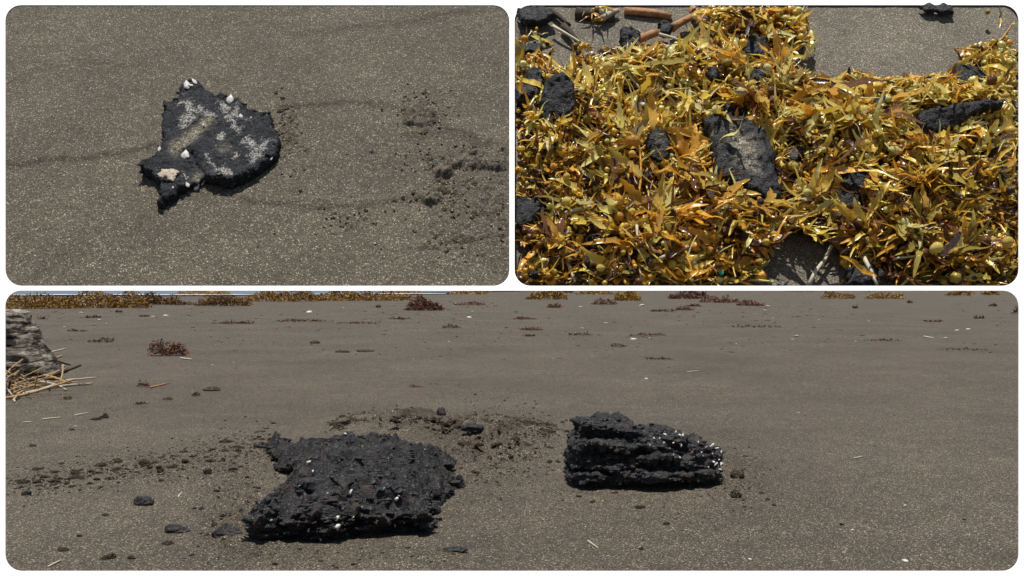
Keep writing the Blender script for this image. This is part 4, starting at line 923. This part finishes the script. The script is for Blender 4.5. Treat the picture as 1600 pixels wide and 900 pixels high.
CH = [
 ([(1095,185),(1130,182),(1165,190),(1195,207),(1208,235),(1212,262),(1222,290),(1222,312),(1205,318),(1190,310),(1165,296),(1140,288),(1118,270),(1112,240),(1105,215)], .011, .009, 'largest tar chunk in the seaweed heap, flat sandy top', 1, .95, .10),
 ([(848,128),(862,116),(880,115),(895,128),(897,150),(896,178),(878,184),(855,183),(845,182),(846,150)], .012, .007, 'upright granular black chunk at the upper left of the seaweed heap', 2, .0, .5),
 ([(822,112),(834,106),(848,115),(850,128),(842,138),(828,134),(823,124)], .008, .003, 'jagged black chunk at the far left above the larger upright one', 3, 0, .3),
 ([(806,138),(826,136),(840,140),(842,152),(830,160),(806,160)], .008, .002, 'black chunk at the tray edge under the jagged one', 4, 0, .1),
 ([(1008,208),(1022,201),(1040,206),(1047,222),(1043,246),(1032,252),(1014,244),(1008,226)], .011, .010, 'small rounded tar chunk left of the largest chunk', 5, .25, .4),
 ([(1427,184),(1440,166),(1480,160),(1530,152),(1558,152),(1560,162),(1520,172),(1505,186),(1480,202),(1455,206),(1435,200)], .008, .013, 'thin black tar slab tilted up at the right of the heap', 6, 0, .6),
 ([(1303,268),(1340,262),(1356,280),(1350,322),(1322,332),(1303,322),(1300,295)], .007, .003, 'black tar chunk sunk beneath the pale yellow sprig', 7, 0, .2),
 ([(1322,416),(1360,412),(1384,428),(1378,446),(1326,446)], .006, .003, 'black tar chunk at the lower edge between two straws', 8, 0, .2),
 ([(968,46),(985,42),(1000,52),(998,76),(984,84),(972,70)], .007, .003, 'black chunk under the orange twigs at the top', 9, 0, .3),
 ([(1026,38),(1042,34),(1050,42),(1046,52),(1032,52)], .006, .003, 'small black chunk between two orange twigs', 10, 0, .2),
 ([(1170,58),(1196,62),(1198,88),(1172,92),(1160,76)], .007, .004, 'dark chunk in the upper clump left of the bare sand', 11, 0, .3),
 ([(1364,154),(1380,151),(1390,160),(1384,172),(1368,170)], .006, .010, 'small black chunk in the middle of the right half', 12, 0, .3),
 ([(1482,106),(1510,102),(1540,112),(1545,128),(1520,134),(1490,124)], .006, .003, 'bluish black chunk below the upper right seaweed clump', 13, 0, .2),
 ([(1436,8),(1488,9),(1490,20),(1470,20),(1442,14)], .003, .0, 'flat black flake at the top edge on bare sand', 14, 0, 0),
 ([(806,312),(840,305),(856,312),(850,340),(826,352),(806,356)], .008, .002, 'black chunk at the left edge of the heap', 15, 0, .2),
 ([(1226,430 - 198),(1250,228),(1258,244),(1240,254),(1228,248)], .006, .009, 'small tar chunk right of the largest chunk', 16, .2, .3),
 ([(1108,104),(1120,104),(1124,118),(1114,124),(1106,116)], .006, .012, 'small black chunk in the yellow weed above the largest chunk', 17, 0, .4),
 ([(1176,108),(1192,106),(1196,122),(1184,128),(1174,120)], .006, .011, 'small black chunk right of another in the upper weed', 18, 0, .4),
 ([(1132,164),(1160,160),(1168,172),(1150,180),(1134,176)], .005, .010, 'dark purple flake just above the largest chunk', 19, 0, .3),
 ([(1225,430),(1227,431),(1228,432)], .002, 0, '', 0),
 ([(914,362),(936,358),(945,380),(930,392),(915,384)], .006, .006, 'black chunk in the reddish weed at the lower left', 20, 0, .2),
 ([(1120,384),(1134,384),(1138,394),(1126,398)], .004, .010, 'tiny black chunk beside the amber blades near the bottom', 21, 0, .2),
 ([(827,424),(838,423),(841,431),(830,434)], .004, .004, 'tiny black chunk at the lower left corner', 22, 0, .2),
 ([(888,352),(900,350),(906,360),(894,364)], .004, .008, 'tiny black chunk on the end of a pale straw', 23, 0, .2),
 ([(806,70),(848,66),(846,80),(812,84)], .004, .001, 'blurred black chunk at the upper left sand', 24, 0, .1),
 ([(808,14),(850,10),(868,26),(840,36),(812,34)], .006, .001, 'dark mass in the top left corner of the tray', 25, 0, .1),
 ([(1228,210),(1240,206),(1246,220),(1236,226)], .005, .010, 'black crumb right of the largest chunk near its top', 26, 0, .3),
]
for a in CH:
    if a[3]: chunk(*a, dispk=2.2 if a[4] == 1 else 1.3)

TMASK = np.zeros(SD.shape, bool)
for pl, low in TARS: TMASK |= inpoly(GXX, GYY, pl)
TMASK |= inpoly(GXX, GYY, [(972, 4), (1096, 4), (1108, 52), (1085, 58), (1050, 56), (1030, 66), (990, 80), (972, 72)])
# ---- the heap itself
def stuff_heap():
    rr = random.Random(21); V = []; F3 = []; F4 = []; M3 = []; M4 = []; n = 0
    def add(A, f, mi):
        nonlocal n
        V.append(A)
        if f.shape[1] == 3: F3.append(f + n); M3.extend([mi] * len(f))
        else: F4.append(f + n); M4.extend([mi] * len(f))
        n += len(A)
    tries = placed = 0
    while tries < 8000 and placed < 1650:
        tries += 1
        px, py = rr.uniform(804, 1600), rr.uniform(0, 452); h = hp(min(px, 1598), py)
        if h < 0: continue
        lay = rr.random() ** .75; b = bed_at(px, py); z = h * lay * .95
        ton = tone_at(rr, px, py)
        if lay < .5: ton = rr.choice(('brown', 'brown', 'deep_shade', 'amber', 'olive'))  # darker tones low in the heap put its shade into the weed colour
        size = rr.uniform(.028, .058)
        path, items = sprig_plan(rr, size); az = rr.random() * 6.28; pit = rr.gauss(.05, .22)
        R = np.array(Euler((pit, rr.gauss(0, .28), az)).to_matrix()); O = np.array(b) + np.array([0, 0, z + .001])
        w_ = R @ np.array(path[-1]); O = O - w_ * .5
        batch = []
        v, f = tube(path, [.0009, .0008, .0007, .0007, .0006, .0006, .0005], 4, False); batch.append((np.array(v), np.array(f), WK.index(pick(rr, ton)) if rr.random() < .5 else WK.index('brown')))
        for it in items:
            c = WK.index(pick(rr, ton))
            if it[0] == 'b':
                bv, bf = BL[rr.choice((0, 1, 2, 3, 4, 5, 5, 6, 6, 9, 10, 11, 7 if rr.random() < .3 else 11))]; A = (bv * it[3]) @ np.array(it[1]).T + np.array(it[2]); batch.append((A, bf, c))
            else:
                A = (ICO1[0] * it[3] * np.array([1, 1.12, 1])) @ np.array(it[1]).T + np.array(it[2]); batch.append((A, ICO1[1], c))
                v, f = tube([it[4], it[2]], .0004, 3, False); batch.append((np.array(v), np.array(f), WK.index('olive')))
        batch = [((R @ A.T).T + O, f, c) for A, f, c in batch]
        good = False
        for A, f, c in batch:
            if (A[:, 2] < bed_n(A[:, 1]) - .003).any(): A[:, 2] = np.maximum(A[:, 2], bed_n(A[:, 1]) - .003)
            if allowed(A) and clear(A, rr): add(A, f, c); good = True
        placed += good
    for _ in range(700):
        px, py = rr.uniform(810, 1590), rr.uniform(70, 445); h = hp(px, py)
        if h < .006: continue
        b = np.array(bed_at(px, py)) + np.array([0, 0, h * rr.uniform(.6, 1.15)]); a = rr.random() * 6.28; L = rr.uniform(.015, .04); c_ = rr.uniform(-1.2, 1.2); P_ = []
        for q in range(7): P_.append(b.copy()); b = b + np.array([math.cos(a), math.sin(a), rr.uniform(-.2, .2)]) * L / 6; a += c_ / 6
        v, f = tube(P_, [.00055] * 7, 4, False); v = np.array(v)
        if allowed(v) and clear(v, rr): add(v, np.array(f), WK.index(rr.choice(('amber', 'gold', 'brown', 'lemon'))))
    o4 = np.concatenate(F4); o3 = np.concatenate(F3); o3 = np.concatenate([o3, o3[:, 2:]], 1) if False else o3
    VV = np.concatenate(V)
    me = bpy.data.meshes.new('seaweed_mass')
    me.vertices.add(len(VV)); me.vertices.foreach_set('co', VV.astype(np.float32).ravel())
    nl = o4.size + o3.size; me.loops.add(nl); me.loops.foreach_set('vertex_index', np.concatenate([o4.ravel(), o3.ravel()]).astype(np.int32))
    me.polygons.add(len(o4) + len(o3)); me.polygons.foreach_set('loop_start', np.concatenate([np.arange(len(o4)) * 4, o4.size + np.arange(len(o3)) * 3]).astype(np.int32)); me.update(calc_edges=True)
    for m in WM: me.materials.append(m)
    me.polygons.foreach_set('material_index', np.array(M4 + M3, np.int32)); me.polygons.foreach_set('use_smooth', np.full(len(me.polygons), True))
    o = link('seaweed_mass', me); o.matrix_world = PM; tag(o, 'tangled mass of golden and brown seaweed under the single sprigs', None, None, 'stuff')
    print('heap', placed, tries, len(VV))
stuff_heap()
# ---- single sprigs lying on top, blade by blade
BM = {(i, k): mesh('blade', *BL[i], [WEED[k]]) for i in range(len(BL)) for k in WK}
OM = {k: mesh('bladder', *BLAD, [WEED[k]]) for k in WK}
for me_ in list(BM.values()) + list(OM.values()): pass
ZONE = lambda px, py: ('at the upper left' if px < 1100 and py < 200 else 'at the lower left' if px < 960 else 'in the lower middle' if px < 1250 and py > 250 else 'around the largest tar chunk' if px < 1250 else 'at the upper right' if py < 260 else 'at the lower right')
CW = {'gold': 'golden', 'lemon': 'pale yellow', 'amber': 'amber orange', 'brown': 'dark brown', 'olive': 'olive brown'}
def sprig(px, py, z, size, ton, rr, az=None, pit=None, kinds=None, label=None, force=False):
    path, items = sprig_plan(rr, size); az = rr.random() * 6.28 if az is None else az; pit = rr.uniform(-.05, .45) if pit is None else pit
    b = bed_at(px, py); R = Euler((pit, rr.gauss(0, .3), az)).to_matrix().to_4x4(); mid = R @ path[-1]
    Mx = Matrix.Translation(b + Vector((0, 0, z)) - mid * .5) @ R
    keep = []
    A3 = np.array(Mx.to_3x3()); t3 = np.array(Mx.translation)
    for it in items:
        m = Matrix.Translation(it[2]) @ it[1].to_4x4() @ Matrix.Diagonal((it[3],) * 3).to_4x4()
        i = rr.choice(kinds or (0, 1, 2, 3, 4, 5, 6, 7, 8, 9, 10, 11))
        pv = BL[i][0] if it[0] == 'b' else BLAD[0]
        mm = np.array(Mx @ m); A = pv @ mm[:3, :3].T + mm[:3, 3]
        if allowed(A) and clear(A, rr): keep.append((it, m, i))
    sp = np.array([tuple(p) for p in path]) @ A3.T + t3
    if len(keep) < 5 or not allowed(sp) or not allowed(sp + np.array([0, 0, .0012])) or not all(clear(q[None], rr) for q in sp[::3]): return None
    fin_ = np.array([tuple(it[4]) for it, _, _ in keep if it[0] == 'o'] or [tuple(path[0])]) @ A3.T + t3
    if not allowed(fin_): return None
    root = empty('seaweed_sprig', mat=PM @ Mx)
    tag(root, label or f'{CW[ton]} seaweed sprig lying on top of the heap {ZONE(px, py)}', 'seaweed', 'single sprigs on the seaweed heap')
    v, f = tube(path, [.0010, .0009, .0008, .0007, .0007, .0006, .0005], 5)
    for it, _, _ in keep:
        if it[0] == 'o':
            v2, f2 = tube([it[4], it[2]], .00045, 4); f += [tuple(q + len(v) for q in g) for g in f2]; v += v2
    link('stem', mesh('stem', v, f, [WEED[rr.choice(('brown', 'amber', 'olive'))]]), root)
    for it, m, i in keep:
        k = pick(rr, ton); o = link('blade' if it[0] == 'b' else 'bladder', BM[i, k] if it[0] == 'b' else OM[k], root); o.matrix_local = m
    return root
def sprigs():
    rr = random.Random(77); got = 0; tries = 0
    for args in ((1345, 345, .019, .050, 'lemon', 2.4, .1, (7, 8), 'pale yellow sprig with saw toothed blades right of the bare sand gap'), (1375, 372, .020, .040, 'lemon', 3.6, .05, (7, 8), 'second pale saw toothed sprig, just below the first'), (1290, 335, .013, .030, 'lemon', 1.0, .1, (7, 0, 1), 'small pale yellow sprig above the bare sand gap'),
                 (1005, 140, .020, .055, 'lemon', .3, .25, (0, 1, 5, 9), 'long pale yellow sprig in the upper left of the heap'), (1320, 205, .019, .055, 'gold', 1.3, .15, (0, 9, 3), 'large golden sprig spread right of the largest chunk'), (1130, 355, .020, .050, 'amber', 4.2, .1, (3, 4, 10), 'amber sprig with broad blades above the bare sand gap'), (1215, 175, .018, .05, 'lemon', .1, .5, (0, 1, 9), 'upright pale sprig just right of the largest chunk'), (1165, 415, .014, .05, 'amber', 4.0, .1, (3, 4, 10), 'amber sprig hanging into the bare sand gap')):
        px, py, z, size, ton, az, pit, kinds, lab = args
        for t in range(12):
            if sprig(px, py, z, size, ton, rr, az + rr.uniform(-.2, .2), pit, kinds, lab): break
            z -= .001
    big_ = 0
    for _ in range(400):
        if big_ >= 34: break
        px, py = rr.uniform(830, 1570), rr.uniform(90, 430); h = hp(px, py)
        if h > .007 and sprig(px, py, h * rr.uniform(.8, 1.05), rr.uniform(.050, .064), tone_at(rr, px, py), rr, None, rr.uniform(0, .3), (3, 4, 7, 8, 10, 0)): big_ += 1; got += 1
    while got < 175 and tries < 2200:
        tries += 1; px, py = rr.uniform(806, 1590), rr.uniform(20, 445); h = hp(px, py)
        if h < .006: continue
        ton = tone_at(rr, px, py)
        if sprig(px, py, h * rr.uniform(.85, 1.2), rr.uniform(.026, .048), ton, rr): got += 1
    print('sprigs', got, tries)
sprigs()
MARKS = [((1150, 245), 'the largest tar chunk'), ((870, 150), 'the upright black chunk'), ((1028, 227), 'the rounded tar chunk'), ((1490, 178), 'the tilted black slab'), ((1330, 297), 'the sunken black chunk'), ((1127, 426), 'the green plastic bit'), ((1245, 405), 'the lower sand gap'), ((1350, 430), 'the lower edge chunk'), ((830, 335), 'the left edge chunk'), ((904, 328), 'the pale straw at left'), ((1050, 396), 'the lower pale straw'), ((1377, 161), 'the small right black chunk'), ((1340, 90), 'the upper bare sand'), ((1010, 60), 'the orange twigs'), ((1115, 110), 'the small upper black chunk'), ((925, 375), 'the chunk in reddish weed'), ((1452, 354), 'the tan stalk'), ((1515, 118), 'the bluish black chunk'), ((840, 85), 'the left bare sand'), ((1418, 401), 'the thin straw at lower right'), ((982, 388), 'the upright thin straw'), ((867, 230), 'the straw at mid left'), ((1575, 300), 'the right tray edge'), ((1540, 420), 'the lower right tray corner'), ((1185, 118), 'the second small upper chunk'), ((895, 425), 'the slanted lower left straw')]
def name_sprigs():
    seen = {}; inv = PM.inverted()
    for o in [q for q in bpy.data.objects if q.get('category') == 'seaweed' and q.get('group') == 'single sprigs on the seaweed heap' and 'lying on top' in q['label']]:
        q = inv @ o.matrix_basis @ Vector((0, .015, 0)); X, Y, _ = to_px(np.array([tuple(q)])); x, y = float(X[0]), float(Y[0])
        base = o['label'].split(' seaweed sprig')[0]; nb = sum(1 for c in o.children if c.name.startswith('bladder')); nl = sum(1 for c in o.children if c.name.startswith('blade') and not c.name.startswith('bladder'))
        look = 'berried' if nb >= 3 else 'bladder-less' if nb == 0 else 'leafy' if nl >= 10 else 'sparse'
        for (mx, my), nm in sorted(MARKS, key=lambda m: math.hypot(m[0][0] - x, m[0][1] - y)):
            dx, dy = x - mx, y - my; r = math.hypot(dx, dy)
            pos = 'right by' if r < 18 else ('left of' if dx < 0 else 'right of') if abs(dx) > 2.2 * abs(dy) else ('above' if dy < 0 else 'below') if abs(dy) > 2.2 * abs(dx) else ('upper' if dy < 0 else 'lower') + (' left of' if dx < 0 else ' right of')
            far = '' if r < 70 else 'farther '
            lab = f'{look} {base} seaweed sprig {far}{pos} {nm}'
            if lab not in seen: break
        seen[lab] = 1; o['label'] = lab
name_sprigs()
# ---- straws, twigs and bits on the heap
def tray_stick(x0, y0, x1, y1, w, lift, mat, label, cat, name, sag=.0):
    a = bed_at(x0, y0); b = bed_at(x1, y1); a = tp(x0, y0, a.z + lift); b = tp(x1, y1, b.z + lift); r = w * K * .275
    P = np.array([tuple(a), tuple(b)])
    o = stick(name, a, b, r, M[mat], label, cat, None, sag, 7); o.matrix_world = PM @ Matrix.Translation(a)
    return o
for a in (
 (1102, 331, 1131, 287, 7, .017, 'straw', 'pale straw leaning below the largest tar chunk'), (884, 333, 923, 322, 8, .018, 'straw', 'thick pale straw lying in the reddish weed at left'), (1026, 407, 1076, 386, 9, .017, 'straw', 'thick pale straw low in the middle of the heap'), (845, 229, 890, 232, 8, .017, 'straw', 'pale straw at the left of the heap, middle height'),
 (1264, 445, 1311, 366, 8, .006, 'straw', 'long white straw crossing the bare sand gap'), (1350, 402, 1371, 445, 7, .012, 'straw', 'white straw across the lower tar chunk'), (863, 40, 925, 76, 6, .006, 'straw', 'white straw at the top left over bare sand'), (1030, 53, 1068, 64, 6, .009, 'straw', 'white straw beside the orange twig at the top'), (1076, 66, 1096, 78, 6, .012, 'straw', 'short white straw in line beyond the orange twig'), (995, 352, 996, 372, 5, .02, 'straw', 'short upright pale stub in the lower middle'), (980, 355, 984, 420, 5, .017, 'straw', 'thin upright straw in the lower middle'), (998, 396, 1001, 436, 5, .013, 'straw', 'thin straw near the lower edge'), (886, 408, 898, 440, 6, .010, 'straw', 'slanted straw near the lower left corner'), (863, 385, 890, 360, 9, .014, 'straw', 'pale flat straw with a black crumb at its end'), (836, 377, 862, 363, 4, .004, 'straw', 'thin pale straw over the left sand patch'), (1060, 195, 1070, 230, 5, .018, 'straw', 'leaning straw left of the largest chunk'), (978, 112, 1000, 138, 5, .018, 'straw', 'thin slanted straw in the upper left weed'), (1026, 130, 1060, 168, 7, .018, 'reed_pale', 'flat tan straw in the upper weed'), (1560, 152, 1590, 155, 6, .010, 'straw', 'pale straw at the right tray edge'), (1395, 405, 1440, 398, 4, .016, 'straw', 'thin pale straw in the lower right weed'), (1430, 360, 1475, 350, 4, .017, 'reed_pale', 'tan stalk in the lower right weed')):
    tray_stick(*a, 'straw', 'straw')
for a in (
 (988, 66, 1032, 50, 20, .008, 'twig', 'thick orange brown twig at the top of the tray, lower of two'), (1050, 44, 1082, 26, 18, .007, 'twig', 'thick orange brown twig at the top of the tray, upper of two'), (1082, 14, 1100, 50, 17, .004, 'twig', 'brown twig bending down at the top of the tray'), (975, 18, 1050, 26, 18, .002, 'twig', 'long brown twig along the top edge of the tray'), (900, 22, 960, 30, 26, .001, 'bark', 'dark wood piece at the top left of the tray'), (940, 30, 965, 16, 14, .004, 'reed_pale', 'pale wood piece at the top edge of the tray'), (880, 40, 905, 68, 14, .004, 'bark', 'dark purple stick at the upper left over bare sand'), (860, 16, 890, 40, 12, .003, 'bark', 'dark stick in the top left corner of the tray')):
    tray_stick(*a, 'twig', 'twig', .03)
def cord():
    px = [(1224, 126), (1235, 131), (1250, 135), (1265, 134), (1280, 132), (1295, 128), (1310, 125)]
    P = [tp(x, y, bed_at(x, y).z + .003) for x, y in px]; o0 = P[0].copy(); v, f = tube([p - o0 for p in P], .0010, 6)
    o = link('white_cord', mesh('white_cord', v, f, [M['straw']])); o.matrix_world = PM @ Matrix.Translation(o0); tag(o, 'white curved cord along the upper edge of the heap', 'cord')
cord()
def plastic_bit():
    b = bed_at(1127, 426); q = tp(1127, 426, min(b.z + .014, -.0025)); vv, ff = ICO1
    A = vv * np.array([.0018, .0015, .0006]); A[:, 1] *= 1 - .5 * vv[:, 0]
    o = link('plastic_bit', mesh('plastic_bit', A, ff, [M['plastic']], smooth=False)); o.matrix_world = PM @ Matrix.Translation(q) @ Euler((.3, .2, .5)).to_matrix().to_4x4(); tag(o, 'tiny turquoise green plastic bit near the lower edge', 'plastic bit')
plastic_bit()
gstick(78, 571, 95, 568, 4, 'pink', 'small pink plastic strip beside the driftwood log', 'plastic strip', None, 'plastic_strip')
